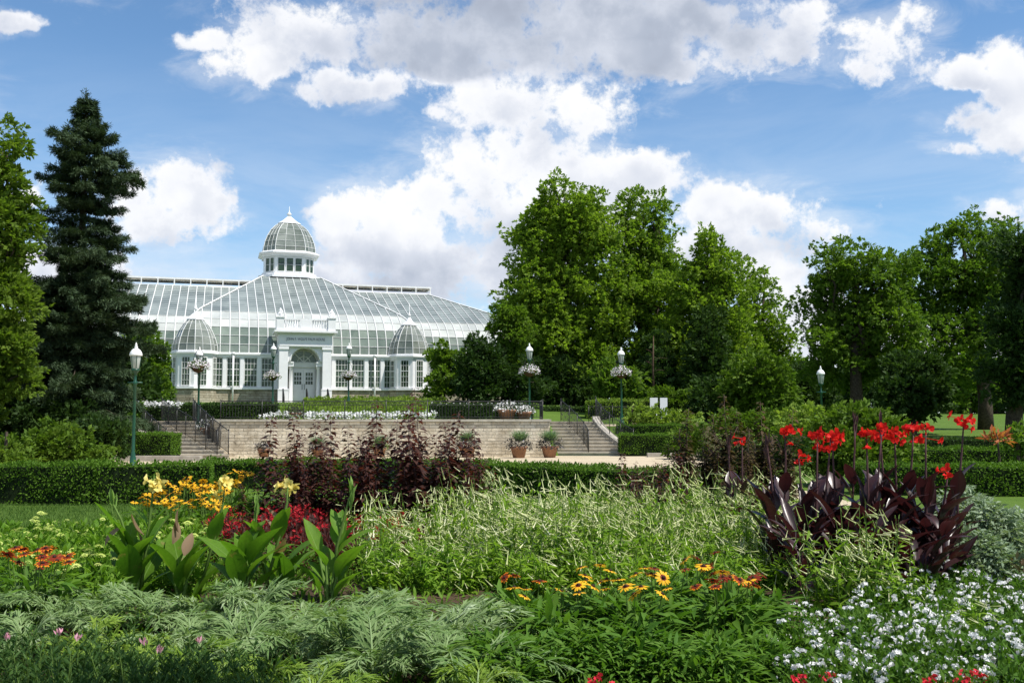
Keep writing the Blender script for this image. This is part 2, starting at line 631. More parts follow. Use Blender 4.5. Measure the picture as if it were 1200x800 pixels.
def stone_mat(name, scale_w, row, c1, c2, mortar, axis='XZ', msize=0.012):
    m, nt, bs = new_mat(name)
    tc = nt.node('ShaderNodeTexCoord')
    sp = nt.node('ShaderNodeSeparateXYZ')
    nt.l.new(tc.outputs['Object'], sp.inputs[0])
    cb = nt.node('ShaderNodeCombineXYZ')
    hx = nt.math('ADD', sp.outputs[0], nt.math('MULTIPLY', sp.outputs[1], 0.83))
    wob = nt.noise(tc.outputs['Object'], 2.6, 4)
    nt.put(cb.inputs[0], nt.math('MULTIPLY_ADD', wob, 0.42, hx))
    nt.put(cb.inputs[1], nt.math('MULTIPLY_ADD', wob, 0.06, sp.outputs[2]))
    br = nt.node('ShaderNodeTexBrick')
    nt.l.new(cb.outputs[0], br.inputs['Vector'])
    br.inputs['Scale'].default_value = 1.0
    br.inputs['Brick Width'].default_value = scale_w
    br.inputs['Row Height'].default_value = row
    br.inputs['Mortar Size'].default_value = msize
    br.inputs['Mortar Smooth'].default_value = 0.4
    br.inputs['Bias'].default_value = 0.0
    br.offset = 0.42
    br.inputs['Color1'].default_value = (*c1, 1)
    br.inputs['Color2'].default_value = (*c2, 1)
    br.inputs['Mortar'].default_value = (*mortar, 1)
    n = nt.noise(tc.outputs['Object'], 2.2, 6, 0.65)
    n2 = nt.noise(tc.outputs['Object'], 14, 5, 0.6)
    col = nt.mixc(1.0, br.outputs['Color'], nt.ramp(n, [(0.25, (0.66, 0.62, 0.56)), (0.55, (1, 1, 1)), (0.8, (1.12, 1.06, 0.95))]), 'MULTIPLY')
    col = nt.mixc(0.5, col, nt.ramp(n2, [(0.3, (0.75, 0.72, 0.68)), (0.6, (1.08, 1.08, 1.08))]), 'MULTIPLY')
    st = nt.noise(nt.vmath('MULTIPLY', tc.outputs['Object'], (1.6, 1.6, 0.30)), 1.0, 6, 0.68)
    col = nt.mixc(0.8, col, nt.ramp(st, [(0.34, (0.62, 0.60, 0.57)), (0.52, (1, 1, 1))]), 'MULTIPLY')
    nt.l.new(col, bs.inputs['Base Color'])
    bs.inputs['Roughness'].default_value = 0.9
    bs.inputs['Specular IOR Level'].default_value = 0.15
    bp = nt.node('ShaderNodeBump')
    bp.inputs['Strength'].default_value = 0.8
    bp.inputs['Distance'].default_value = 0.03
    h = nt.math('ADD', nt.math('MULTIPLY', br.outputs['Fac'], -1.0), nt.math('MULTIPLY', n2, 0.9))
    nt.l.new(h, bp.inputs['Height'])
    nt.l.new(bp.outputs[0], bs.inputs['Normal'])
    return m


M['limestone'] = stone_mat('limestone_courses', 0.40, 0.135, (0.80, 0.725, 0.58), (0.59, 0.525, 0.41), (0.40, 0.36, 0.285))
M['rubble'] = stone_mat('rough_stone', 0.62, 0.17, (0.47, 0.43, 0.34), (0.34, 0.30, 0.23), (0.17, 0.15, 0.11))


def ground_mat(name, c1, c2, scale, c3=None, bump=0.3, scale2=40, rough=0.95):
    m, nt, bs = new_mat(name)
    tc = nt.node('ShaderNodeTexCoord')
    n = nt.noise(tc.outputs['Object'], scale, 6, 0.6)
    n2 = nt.noise(tc.outputs['Object'], scale2, 5, 0.65)
    col = nt.ramp(n, [(0.3, c1), (0.7, c2)])
    col = nt.mixc(0.8, col, nt.ramp(n2, [(0.3, (0.55, 0.55, 0.5)), (0.7, (1.35, 1.3, 1.2))]), 'MULTIPLY')
    nt.l.new(col, bs.inputs['Base Color'])
    bs.inputs['Roughness'].default_value = rough
    bs.inputs['Specular IOR Level'].default_value = 0.1
    bp = nt.node('ShaderNodeBump')
    bp.inputs['Strength'].default_value = bump
    bp.inputs['Distance'].default_value = 0.05
    nt.l.new(n2, bp.inputs['Height'])
    nt.l.new(bp.outputs[0], bs.inputs['Normal'])
    return m


M['lawn'] = ground_mat('lawn_turf', (0.06, 0.115, 0.018), (0.095, 0.16, 0.028), 0.6, bump=0.6, scale2=22)
M['soil'] = ground_mat('bed_soil', (0.045, 0.030, 0.020), (0.095, 0.065, 0.045), 1.5, bump=0.9, scale2=18)
M['paving'] = ground_mat('plaza_aggregate', (0.40, 0.34, 0.25), (0.50, 0.43, 0.33), 0.5, bump=0.1, scale2=60)
M['mulch'] = ground_mat('bank_mulch', (0.05, 0.045, 0.025), (0.07, 0.08, 0.03), 0.8, bump=0.6, scale2=15)


def glass_mat(name, c1, c2, rough, spec, stripes=None, trans=0.0):
    m, nt, bs = new_mat(name)
    g = nt.node('ShaderNodeNewGeometry')
    tc = nt.node('ShaderNodeTexCoord')
    n = nt.noise(tc.outputs['Object'], 0.6, 5, 0.65)
    f = nt.math('ADD', nt.math('MULTIPLY', g.outputs['Random Per Island'], 0.5), nt.math('MULTIPLY', nt.smooth(n, 0.3, 0.7), 0.5))
    col = nt.ramp(f, [(0.15, c1), (0.9, c2)])
    if stripes:
        sp = nt.node('ShaderNodeSeparateXYZ')
        nt.l.new(tc.outputs['Object'], sp.inputs[0])
        s = nt.math('FRACT', nt.math('MULTIPLY', sp.outputs[2], 1.0 / stripes))
        s = nt.math('LESS_THAN', s, 0.30)
        col = nt.mixc(nt.math('MULTIPLY', s, 0.55), col, (0.34, 0.38, 0.38))
    nt.l.new(col, bs.inputs['Base Color'])
    bs.inputs['Roughness'].default_value = rough
    bs.inputs['Specular IOR Level'].default_value = spec
    return m


M['glass_up'] = glass_mat('roof_glass', (0.085, 0.105, 0.10), (0.22, 0.25, 0.235), 0.42, 0.20, 0.21)
M['glass_mid'] = glass_mat('whitewashed_glass', (0.34, 0.36, 0.34), (0.50, 0.52, 0.49), 0.3, 0.35)
M['glass_low'] = glass_mat('lower_glass', (0.08, 0.11, 0.09), (0.21, 0.25, 0.21), 0.15, 0.45)
M['glass_dome'] = glass_mat('dome_glass', (0.09, 0.11, 0.09), (0.26, 0.28, 0.25), 0.12, 0.5)


def pane_mat():
    m, nt, bs = new_mat('window_glass')
    tc = nt.node('ShaderNodeTexCoord')
    n = nt.noise(tc.outputs['Object'], 2.6, 5, 0.65)
    col = nt.ramp(n, [(0.35, (0.010, 0.018, 0.012)), (0.55, (0.03, 0.06, 0.03)), (0.68, (0.09, 0.14, 0.06)), (0.78, (0.22, 0.25, 0.2))])
    nt.l.new(col, bs.inputs['Base Color'])
    bs.inputs['Roughness'].default_value = 0.06
    bs.inputs['Specular IOR Level'].default_value = 0.5
    return m


M['pane'] = pane_mat()

# ------------------------------------------------------------------ ground and paving
def sst(a, b, x):
    t = np.clip((x - a) / (b - a), 0, 1)
    return t * t * (3 - 2 * t)


def hgt(x, y):
    x = np.asarray(x, float)
    y = np.asarray(y, float)
    wall = 1.45 * sst(42.65, 43.0, y)
    bankL = 1.45 * sst(38.5, 47.0, y)
    stairR = 1.30 * sst(43.4, 46.9, y)
    bankR = 0.85 * sst(41.5, 60, y) + 1.35 * sst(58, 125, y)
    wl = sst(-13.2, -12.4, x)
    wr = sst(1.55, 1.75, x)
    wq = sst(9.0, 13.0, x)
    h = bankL * (1 - wl) + wall * wl
    h = h * (1 - wr) + stairR * wr
    tier = 0.6 * sst(43.0, 46.0, y) + 0.85 * sst(46.6, 51.5, y)
    wt_ = sst(5.3, 5.7, x)
    h = h * (1 - wt_) + tier * wt_
    h = h * (1 - wq) + bankR * wq
    up = 1.22 * sst(50, 67, y) * (1 - sst(2, 14, x))
    h = h + up
    far = 2.3 + 0 * x
    k = sst(100, 150, y)
    h = h * (1 - k) + far * k
    # gentle mounding of the near bed
    q = (y - 40.5) / 5.4
    on = ((x > -13.85 - 3.4 * q - .45) & (x < -11.0) & (y > 38.0) & (y < 46.2))
    h = np.where(on, np.minimum(h, np.maximum(1.46 * q - .28, -.06)), h)
    near = 0.05 * np.sin(x * 1.3) * np.cos(y * 1.7) * (1 - sst(11, 14, y)) * sst(2, 4, y)
    return h + near


def gz_(x, y):
    return float(hgt(x, y))


xs = np.concatenate([[-3000, -800, -250, -120, -80], np.arange(-60, -20, 2.0), np.arange(-20, 12.01, 0.4), np.arange(13, 60, 2.0), [80, 120, 250, 800, 3000]])
ys = np.concatenate([[-600, -100, -30, -8, 0], np.arange(1, 38, 0.5), np.arange(38, 50, 0.15), np.arange(50, 130, 1.5), [140, 160, 200, 300, 600, 1500, 4000]])
gxx, gyy = np.meshgrid(xs, ys)
gh = hgt(gxx, gyy)
V = np.stack([gxx, gyy, gh], -1).reshape(-1, 3)
nx, ny = len(xs), len(ys)
ii = (np.arange(ny - 1)[:, None] * nx + np.arange(nx - 1)[None]).reshape(-1)
F = np.stack([ii, ii + 1, ii + nx + 1, ii + nx], -1)
g = LM().quads(V, F)
ground = g.build('ground', M['lawn'], smooth=True)
tag(ground, kind='structure')


def sheet(name, mat, xr, yr, dz, step=0.5, cut=None):
    ax = np.arange(xr[0], xr[1] + 1e-6, step)
    ay = np.arange(yr[0], yr[1] + 1e-6, step)
    X_, Y_ = np.meshgrid(ax, ay)
    Z_ = hgt(X_, Y_) + dz
    V = np.stack([X_, Y_, Z_], -1).reshape(-1, 3)
    n, k = len(ax), len(ay)
    ii = (np.arange(k - 1)[:, None] * n + np.arange(n - 1)[None]).reshape(-1)
    F = np.stack([ii, ii + 1, ii + n + 1, ii + n], -1)
    if cut is not None:
        c = V[F].mean(1)
        F = F[cut(c[:, 0], c[:, 1])]
    o = LM().quads(V, F).build(name, mat, smooth=True)
    return tag(o, kind='structure')


sheet('flower_bed_soil', M['soil'], (-14, 14), (2.5, 15.5), 0.006, 0.25,
      lambda x, y: (y < 13.6 + 0.35 * np.sin(x * 1.1)) & (x < 0.60 * y + 0.4 + 0.2 * np.sin(y * 2.2)) & ((x > -4.9 + 0.3 * np.sin(y)) | (y < 12.6 + .25 * np.sin(x * 2))))
HY = lambda x: np.interp(x, [-14, -7.2, -4, -.8, 2.0, 3.4, 5.4, 9], [23.2, 23.2, 23.2, 22.4, 19.7, 18.8, 18.2, 18.2])
sheet('plaza_paving', M['paving'], (-16.5, 9.0), (18.5, 41.5), 0.006, 0.5, lambda x, y: (y > HY(x) + .4) & ((x < 6.5) | (y > 34)))
pz = MB().box((-12.9, 41.5, -0.05), (6.0, 42.75, 0.006)).build('plaza_paving', M['paving'])
tag(pz, kind='structure')
sheet('bank_soil', M['mulch'], (-40, -17.2), (30.0, 52), 0.02, 0.5)
sheet('bank_soil', M['mulch'], (5.9, 10.0), (43.2, 56), 0.02, 0.5)
tp = sheet('terrace_path', M['paving'], (-20, 8), (46.4, 48.4), 0.012, 0.4, lambda x, y: (x < -14.5) | (x > 0.8))

# grass blades on the near lawn
def blades(n, xr, yr, h0, h1, seed):
    r = np.random.default_rng(seed)
    x = r.uniform(*xr, n); y = r.uniform(*yr, n)
    T = np.stack([x, y, hgt(x, y)], -1)
    d = np.stack([r.normal(size=n) * .35, r.normal(size=n) * .35, np.ones(n)], -1)
    nn = rsph(n, r); nn[:, 2] *= .2
    t = leaf_tpl(0.16, 2, .25, .0, .2)
    return frames(d, nn, r.uniform(h0, h1, n)), T, t


M['blade'] = leafmat('grass_blade', (0.05, 0.105, 0.02), (0.10, 0.17, 0.035), 0.3)
gb = LM()
R_, T_, t_ = blades(42000, (-11, -4), (12.6, 18.6), 0.03, 0.07, 3)
gb.place(t_, R_, T_)
R_, T_, t_ = blades(16000, (-4, 3), (13.4, 19), 0.03, 0.07, 4)
gb.place(t_, R_, T_)
tag(gb.build('lawn_grass', M['blade']), 'short mown grass on the lawn in front of the clipped hedge', 'grass', kind='stuff')

# ------------------------------------------------------------------ terrace wall
w = MB()
w.box((-12.3, 42.0, -0.15), (1.6, 42.62, 1.46), 0)
w.prism([(-12.70, 42.622), (-12.1, 42.622), (-14.0, 46.6), (-14.65, 46.6)], -0.15, 1.46, 0)
w.prism([(1.0, 42.622), (1.6, 42.622), (1.6, 46.9), (1.0, 46.9)], -0.15, 1.46, 0)
wall = w.build('retaining_wall', M['limestone'])
tag(wall, 'long pale limestone retaining wall of coursed blocks between the two stairs', 'wall')
cp = MB()
x0 = -12.38
k = 0
rr = random.Random(4)
while x0 < 1.6:
    x1 = min(x0 + rr.uniform(0.95, 1.25), 1.66)
    cp.box((x0, 41.93, 1.464), (x1 - 0.012, 42.69, 1.56 + rr.uniform(-.003, .003)), 0)
    x0 = x1
cp.prism([(1.0 - .06, 42.692), (1.66, 42.692), (1.66, 46.9), (.94, 46.9)], 1.464, 1.558)
cp.prism([(-12.72, 42.692), (-12.1, 42.692), (-13.94, 46.6), (-14.72, 46.6)], 1.464, 1.558)
cp.build('coping', M['wallcap'], wall)

# ------------------------------------------------------------------ stairs
def stair(name, Lf, Rf, n, z0, z1, label):
    b = MB()
    rise = (z1 - z0) / n
    for i in range(n):
        a, c = i / n, min((i + 1) / n + 0.012, 1.0)
        l0, r0, l1, r1 = Lf(a), Rf(a), Lf(c), Rf(c)
        b.prism([l0, r0, r1, l1], z0 - 0.2 + 0.002 * i, z0 + (i + 1) * rise - 0.045)
        # tread slab with a small nosing
        dx, dy = (l1[0] - l0[0]), (l1[1] - l0[1])
        q = math.hypot(dx, dy)
        ox, oy = dx / q * 0.03, dy / q * 0.03
        b.prism([(l0[0] - ox, l0[1] - oy), (r0[0] - ox, r0[1] - oy), r1, l1], z0 + (i + 1) * rise - 0.045, z0 + (i + 1) * rise)
    o = b.build(name, M['concrete'])
    return tag(o, label, 'stairs')


def cheek(parent, f, n, z0, z1, wdt, side, hh=0.26, name='cheek_wall'):
    b = MB()
    vs, fs = [], []
    for i in range(n + 1):
        t = i / n
        p = Vector((*f(t), 0))
        q = Vector((*f(min(t + .02, 1)), 0)) - Vector((*f(max(t - .02, 0)), 0))
        q.normalize()
        nn = Vector((q.y, -q.x, 0)) * side
        a, c = p + nn * 0.004, p + nn * wdt
        zt = z0 + (z1 - z0) * t + hh
        vs += [(a.x, a.y, -0.15), (c.x, c.y, -0.15), (c.x, c.y, zt), (a.x, a.y, zt)]
    for i in range(n):
        for j in range(4):
            fs.append((i * 4 + j, i * 4 + (j + 1) % 4, (i + 1) * 4 + (j + 1) % 4, (i + 1) * 4 + j))
    fs += [(0, 1, 2, 3), tuple(n * 4 + j for j in (3, 2, 1, 0))]
    b.add(vs, fs)
    return b.build(name, M['kerb'], parent)


lerp2 = lambda a, b, t: (a[0] + (b[0] - a[0]) * t, a[1] + (b[1] - a[1]) * t)
RS_L = lambda t: (1.62, 43.0 + 3.7 * t)
RS_R = lambda t: (3.75 + 1.3 * (1 - t) ** 1.6, 43.0 + 3.7 * t)
st_r = stair('stone_stairs', RS_L, RS_R, 10, 0.0, 1.46, 'pale stone stairs curving up to the terrace at the right end of the wall')
cheek(st_r, RS_R, 10, 0.0, 1.46, 0.34, 1, 0.24)
LS_L = lambda t: (-13.85 - 3.4 * t - .5 * t * (1 - t), 40.5 + 5.4 * t)
LS_R = lambda t: (-11.45 - 3.2 * t - .4 * t * (1 - t), 40.5 + 5.4 * t)
st_l = stair('stone_stairs', LS_L, LS_R, 10, 0.0, 1.46, 'pale stone stairs rising leftwards from the plaza beside the clipped hedge block')
cheek(st_l, LS_L, 10, 0.0, 1.46, 0.30, -1, 0.16)

kb = MB()
kb.box((X(143, 37.5), 37.4, -0.1), (X(236, 37.5), 37.75, 0.2))
tag(kb.build('stone_kerb', M['kerb']), 'low pale stone kerb at the foot of the left stairs by the lamp post', 'kerb')
kb = MB()
kb.box((5.6, 41.3, -0.1), (9.4, 41.62, 0.17))
tag(kb.build('stone_kerb', M['kerb']), 'low pale stone kerb edging the terraced hedges right of the stairs', 'kerb')


# ------------------------------------------------------------------ iron railings
def railing(label, pts, h, spacing=0.125, post_every=12, xs_pattern=False, scroll=False, name='iron_railing', cat='railing'):
    """pts: polyline of base points; root empty at the first"""
    pts = [Vector(p) for p in pts]
    root = empty(name, pts[0])
    tag(root, label, cat)
    o = pts[0]
    seg = [(pts[i + 1] - pts[i]).length for i in range(len(pts) - 1)]
    tot = sum(seg)

    def P(s):
        for i, L in enumerate(seg):
            if s <= L + 1e-6 or i == len(seg) - 1:
                return pts[i].lerp(pts[i + 1], min(1, s / L)) - o
            s -= L
    n = max(2, int(tot / spacing))
    up = Vector((0, 0, 1))
    samples = [P(tot * i / n) for i in range(n + 1)]
    rails = MB()
    levels = [h, h * 0.80, 0.09] if xs_pattern else [h, 0.10]
    for z in levels:
        r = 0.018 if z == h else 0.011
        st = samples[::max(1, n // 40)] + [samples[-1]]
        rails.tube([p + up * z for p in st], r, 5)
    rails.build('rail', M['iron'], root)
    pk = MB()
    for i in range(n + 1):
        if i % post_every == 0: continue
        p = samples[i]
        top = h * 0.80 if xs_pattern else h
        pk.tube([p + up * 0.09, p + up * top], 0.009, 4, cap=False)
        if xs_pattern and i < n:
            q = samples[i + 1]
            pk.tube([p + up * h * .80, q + up * h], 0.008, 4, cap=False)
            pk.tube([q + up * h * .80, p + up * h], 0.008, 4, cap=False)
        if scroll and i % 3 == 1:
            for zc in (0.35, 0.62):
                c = p + up * h * zc
                d = (samples[min(i + 1, n)] - samples[i - 1]).normalized()
                ring = [c + d * 0.05 * math.cos(a) + up * 0.05 * math.sin(a) for a in [k * math.pi / 4 for k in range(9)]]
                pk.tube(ring, 0.008, 4, cap=False)
    pk.build('balusters', M['iron'], root)
    for i in list(range(0, n + 1, post_every)) + ([n] if n % post_every > 3 else []):
        b = MB().tube([samples[i] - up * 0.03, samples[i] + up * (h + 0.03)], 0.020, 6)
        b.lathe([(0.0, h + .02), (.03, h + .04), (.03, h + .06), (0, h + .09)], 8, samples[i])
        b.build('post', M['iron'], root)
    return root


railing('black iron railing with crossed bars along the top of the limestone wall', [(-12.35, 42.3, 1.56), (1.3, 42.3, 1.56)], 0.76, 0.125, 14, True)
railing('black iron railing turning back from the wall beside the right stairs', [(1.3, 42.5, 1.56), (1.3, 46.6, 1.56)], 0.76, 0.14, 10, False)


def slope_pts(f, n, z0, z1, off=0.0, dz=0.0, ext=0.0):
    return [(f(i / n)[0] + off, f(i / n)[1], z0 + (z1 - z0) * i / n + dz) for i in range(n + 1)]


mid = lambda A, B, k: (lambda t: lerp2(A(t), B(t), k))
railing('curved black iron handrail up the middle of the right stairs', slope_pts(lambda t: (3.3 - 1.0 * t ** 1.5, 43.1 + 3.8 * t), 10, 0.1, 1.5), 0.95, 0.13, 8, False, True)
railing('black iron railing on the curved stone cheek of the right stairs', slope_pts(lambda t: (RS_R(t)[0] + .17, RS_R(t)[1]), 10, 0.24, 1.7), 0.85, 0.13, 8, False, True)
railing('black iron handrail descending the middle of the left stairs', slope_pts(lambda t: lerp2(LS_L(t), LS_R(t), .80 - .36 * t), 10, 0.12, 1.5), 0.98, 0.13, 9, False)
railing('black iron railing where the left stairs meet the limestone wall', slope_pts(mid(LS_L, LS_R, 0.99), 10, 0.12, 1.5), 0.98, 0.13, 9, False)
railing('black iron railing at the far left edge of the left stairs', slope_pts(mid(LS_L, LS_R, 0.0), 10, 0.2, 1.65, -0.15), 0.95, 0.13, 9, False)

# ------------------------------------------------------------------ the glasshouse
TH = math.radians(16.5)
house = empty('glass_conservatory', (-0.208 * 72, 72, 2.7), TH)
tag(house, 'white Victorian glass conservatory with a central dome, glazed roofs and an arched entrance portico', 'conservatory')

_wcache = {}


def window(parent, x, y, z, w_, h_, cols, rows, rz=0.0, transom=True, name='window', fr=0.05, mun=0.022, one=False):
    key = (round(w_, 3), round(h_, 3), cols, rows, transom, fr, one)
    if key not in _wcache:
        b = MB()
        b.box((0, -.05, 0), (fr, .01, h_)); b.box((w_ - fr, -.05, 0), (w_, .01, h_))
        b.box((fr, -.048, 0), (w_ - fr, .008, fr)); b.box((fr, -.048, h_ - fr), (w_ - fr, .008, h_))
        for i in range(1, cols):
            xx = w_ * i / cols
            b.box((xx - mun / 2, -.036, fr), (xx + mun / 2, -.004, h_ - fr))
        for j in range(1, rows):
            zz = h_ * j / rows
            t = mun / 2 * (2.2 if transom and j == rows - 2 else 1.0)
            b.box((fr, -.042, zz - t), (w_ - fr, -.002, zz + t))
        pm = MB().quad((fr * .5, -.014, fr * .5), (w_ - fr * .5, -.014, fr * .5), (w_ - fr * .5, -.014, h_ - fr * .5), (fr * .5, -.014, h_ - fr * .5))
        if one: b.add(pm.v, pm.f, 1)
        _wcache[key] = (b.mesh('window_frame', [M['white_bar'], M['pane']]), pm.mesh('pane', M['pane']))
    a, p = _wcache[key]
    o = link(name, a, parent, (x, y, z), rz)
    if not one: link('pane', p, o)
    return o


# --- main walls, sill, cornice, stone base between the pavilions
UW = 6.9
b = MB(); b.box((-UW, 0, .96), (UW, .4, 3.30)); b.build('wall', M['white'], house)
b = MB(); b.box((-UW, -.10, -.8), (UW, .42, .94)); b.build('stone_base', M['rubble'], house)
b = MB(); b.box((-UW, -.22, .944), (UW, .43, 1.09)); b.build('sill', M['white'], house)
b = MB()
b.box((-UW, -.16, 3.22), (UW, .45, 3.40)); b.box((-UW, -.26, 3.402), (UW, .46, 3.52))
b.build('cornice', M['white'], house)
pil = MB()
for s in (-1, 1):
    for k in range(4):
        uw = s * (2.45 + 1.19 * k) - (0.45 if s > 0 else 0.45)
        uc = s * (2.62 + 1.19 * k)
        window(house, uc - .46, -.02, 1.12, .92, 2.08, 4, 5)
    for k in range(5):
        up_ = s * (2.03 + 1.19 * k)
        if s < 0 and k == 0: pme = MB().box((-.13, -.13, 1.092), (.13, -.002, 3.22)).mesh('pilaster', M['white'])
        link('pilaster', pme, house, (up_, 0, 0))
for s in (-1, 1):
    MB().tube([(s * 5.02, -.30, -.6), (s * 5.02, -.30, 3.45)], 0.065, 8).tube([(s * 5.02, -.30, 3.38), (s * 5.02, -.30, 3.56)], 0.11, 8).build('downpipe', M['white'], house)

# wing walls set back
for s in (-1, 1):
    a, c = sorted((s * 8.2, s * 20.5))
    wg = MB(); wg.box((a, 4.75, .96), (c, 5.1, 3.5)).box((a, 4.6, 3.3), (c, 5.1, 3.5))
    wo_ = wg.build('wing_wall', M['white'], house)
    MB().box((a, 4.65, -.8), (c, 5.12, .94)).build('stone_base', M['rubble'], house)
    for k in range(9):
        window(house, s * (9.5 + 1.2 * k) - .46, 4.72, 1.12, .92, 2.08, 4, 5)

# --- glazed roofs
CP = [(0.15, 3.5), (0.22, 4.15), (0.48, 4.8), (0.95, 5.45), (1.7, 6.1), (2.9, 6.75), (15.0, 11.2)]
WP = [(4.8, 3.5), (4.87, 4.15), (5.1, 4.8), (5.55, 5.45), (6.2, 6.1), (7.2, 6.75), (16.0, 10.2)]


def hw(z):
    return float(np.interp(z, [3.5, 5.5, 6.1, 7.0, 11.2], [8.3, 8.25, 8.1, 7.4, 2.45]))


def subdiv(prof, nmax):
    out = [prof[0]]
    for a, c in zip(prof[:-1], prof[1:]):
        L = math.hypot(c[0] - a[0], c[1] - a[1])
        n = max(1, int(L / nmax))
        for i in range(1, n + 1):
            out.append((a[0] + (c[0] - a[0]) * i / n, a[1] + (c[1] - a[1]) * i / n))
    return out


def gl_mat(z):
    return 0 if z > 6.72 else (1 if z > 5.3 else 2)


GLM = [M['glass_up'], M['glass_mid'], M['glass_low']]


def roof_front(prof, uLf, uRf, pitch, names, parent=house, barr=0.034, hstep_up=99):
    """front slope: prof list of (v,z); u limits given per z"""
    pr = subdiv(prof, 1.6)
    pan, bar = MB(), MB()
    umin = min(uLf(z) for v, z in pr); umax = max(uRf(z) for v, z in pr)
    ks = np.arange(math.floor(umin / pitch), math.ceil(umax / pitch) + 1) * pitch
    for (v0, z0), (v1, z1) in zip(pr[:-1], pr[1:]):
        L0, L1, R0, R1 = uLf(z0), uLf(z1), uRf(z0), uRf(z1)
        for k in range(len(ks) - 1):
            a, c = ks[k], ks[k + 1]
            q = [(max(a, L0), z0, v0), (min(c, R0), z0, v0), (min(c, R1), z1, v1), (max(a, L1), z1, v1)]
            if q[0][0] >= q[1][0] - 1e-6 and q[3][0] >= q[2][0] - 1e-6: continue
            lo = (min(q[0][0], R0), min(max(q[1][0], L0), R0)); hi = (min(q[3][0], R1), min(max(q[2][0], L1), R1))
            pan.quad((lo[0], v0, z0), (lo[1], v0, z0), (hi[1], v1, z1), (hi[0], v1, z1), gl_mat((z0 + z1) / 2))
    for k in ks:
        run = []
        for v, z in subdiv(prof, 0.35):
            if uLf(z) + .02 <= k <= uRf(z) - .02: run.append((k, v - .02, z + .03))
        if len(run) > 1: bar.tube(run, barr, 4, cap=False)
    zs = [z for v, z in prof[:-1]]
    for v, z in prof[:-1]:
        bar.tube([(uLf(z), v - .02, z + .03), (uRf(z), v - .02, z + .03)], 0.024, 4, cap=False)
    for f in (uLf, uRf):
        bar.tube([(f(z), v - .02, z + .04) for v, z in subdiv(prof, 1.0)], 0.05, 5, cap=False)
    v, z = prof[-1]
    bar.tube([(uLf(z), v, z + .02), (uRf(z), v, z + .02)], 0.06, 5)
    v, z = prof[0]
    bar.tube([(uLf(z), v - .03, z + .02), (uRf(z), v - .03, z + .02)], 0.07, 5)
    o = pan.build(names[0], GLM, parent)
    bar.build(names[1], M['white_bar'], o)
    return o


roof_front(CP, lambda z: -hw(z), lambda z: hw(z), 0.66, ('glass_roof', 'glazing_bars'))
# returns of the projecting roof back to the wings
ret = MB()
pr = subdiv(CP, 1.2)
for s in (-1, 1):
    for (v0, z0), (v1, z1) in zip(pr[:-1], pr[1:]):
        ret.quad((s * hw(z0) - s * .004, v0, z0), (s * hw(z0) - s * .004, 17, z0), (s * hw(z1) - s * .004, 17, z1), (s * hw(z1) - s * .004, v1, z1), gl_mat((z0 + z1) / 2))
ret.quad((-2.45, 15, 11.19), (2.45, 15, 11.19), (2.45, 19, 11.19), (-2.45, 19, 11.19), 0)
ret.build('glass_roof_return', GLM, house)

KE = 0.78


def endu(v, end):
    return end + (16.0 - v) * KE


RE, LE = 12.3, -13.8
vz = lambda z: float(np.interp(z, [p[1] for p in WP], [p[0] for p in WP]))
for s, lim in ((-1, LE), (1, RE)):
    if s < 0:
        fL = lambda z: LE - (16.0 - vz(z)) * KE
        fR = lambda z: -2.0
    else:
        fL = lambda z: 2.0
        fR = lambda z: RE + (16.0 - vz(z)) * KE
    roof_front(WP, fL, fR, 0.66, ('glass_wing_roof', 'glazing_bars'))
    # hip end and back slope
    e = MB(); eb = MB()
    pr = subdiv(WP, 1.6)
    for (v0, z0), (v1, z1) in zip(pr[:-1], pr[1:]):
        u0 = lim + s * (16 - v0) * KE; u1 = lim + s * (16 - v1) * KE
        n = 14
        for k in range(n):
            a0 = v0 + (34 - 2 * v0) * k / n; a1 = v0 + (34 - 2 * v0) * (k + 1) / n
            b0 = v1 + (34 - 2 * v1) * k / n; b1 = v1 + (34 - 2 * v1) * (k + 1) / n
            e.quad((u0, a0, z0), (u0, a1, z0), (u1, b1, z1), (u1, b0, z1), gl_mat((z0 + z1) / 2))
        e.quad((u0, 34 - v0, z0), (s * 2, 34 - v0, z0), (s * 2, 34 - v1, z1), (u1, 34 - v1, z1), gl_mat((z0 + z1) / 2))
        for k in range(n + 1):
            eb.tube([(u0 + s * .03, v0 + (34 - 2 * v0) * k / n, z0 + .03), (u1 + s * .03, v1 + (34 - 2 * v1) * k / n, z1 + .03)], .034, 4, cap=False)
    o = e.build('glass_hip_end', GLM, house)
    eb.build('glazing_bars', M['white_bar'], o)
    # ridge ventilator standing over an open gap
    rv = MB()
    a, c = (LE - .1, -3.0) if s < 0 else (3.1, RE + .35)
    rv.box((a, 16.1, 10.78), (c, 17.9, 10.93), 0)
    rv.box((a + .05, 16.12, 10.66), (c - .05, 16.2, 10.778), 1)
    rv.box((a + .05, 17.8, 10.66), (c - .05, 17.88, 10.778), 1)
    nb = int((c - a) / 1.32)
    for k in range(nb + 1):
        uu = a + .12 + (c - a - .24) * k / nb
        rv.box((uu - .05, 16.14, 10.64), (uu + .05, 17.86, 10.775), 0)
        rv.box((uu - .045, 16.05, 10.15), (uu + .045, 16.13, 10.776), 0)
    nb = int((c - a) / 0.33)
    for k in range(nb):
        uu = a + .2 + (c - a - .4) * k / nb
        rv.box((uu, 16.205, 10.60), (uu + .1, 16.24, 10.77), 1)
    rv.box((a + .05, 15.98, 10.12), (c - .05, 18.02, 10.24), 0)
    rv.build('ridge_ventilator', [M['white_bar'], M['ventdark']], house)


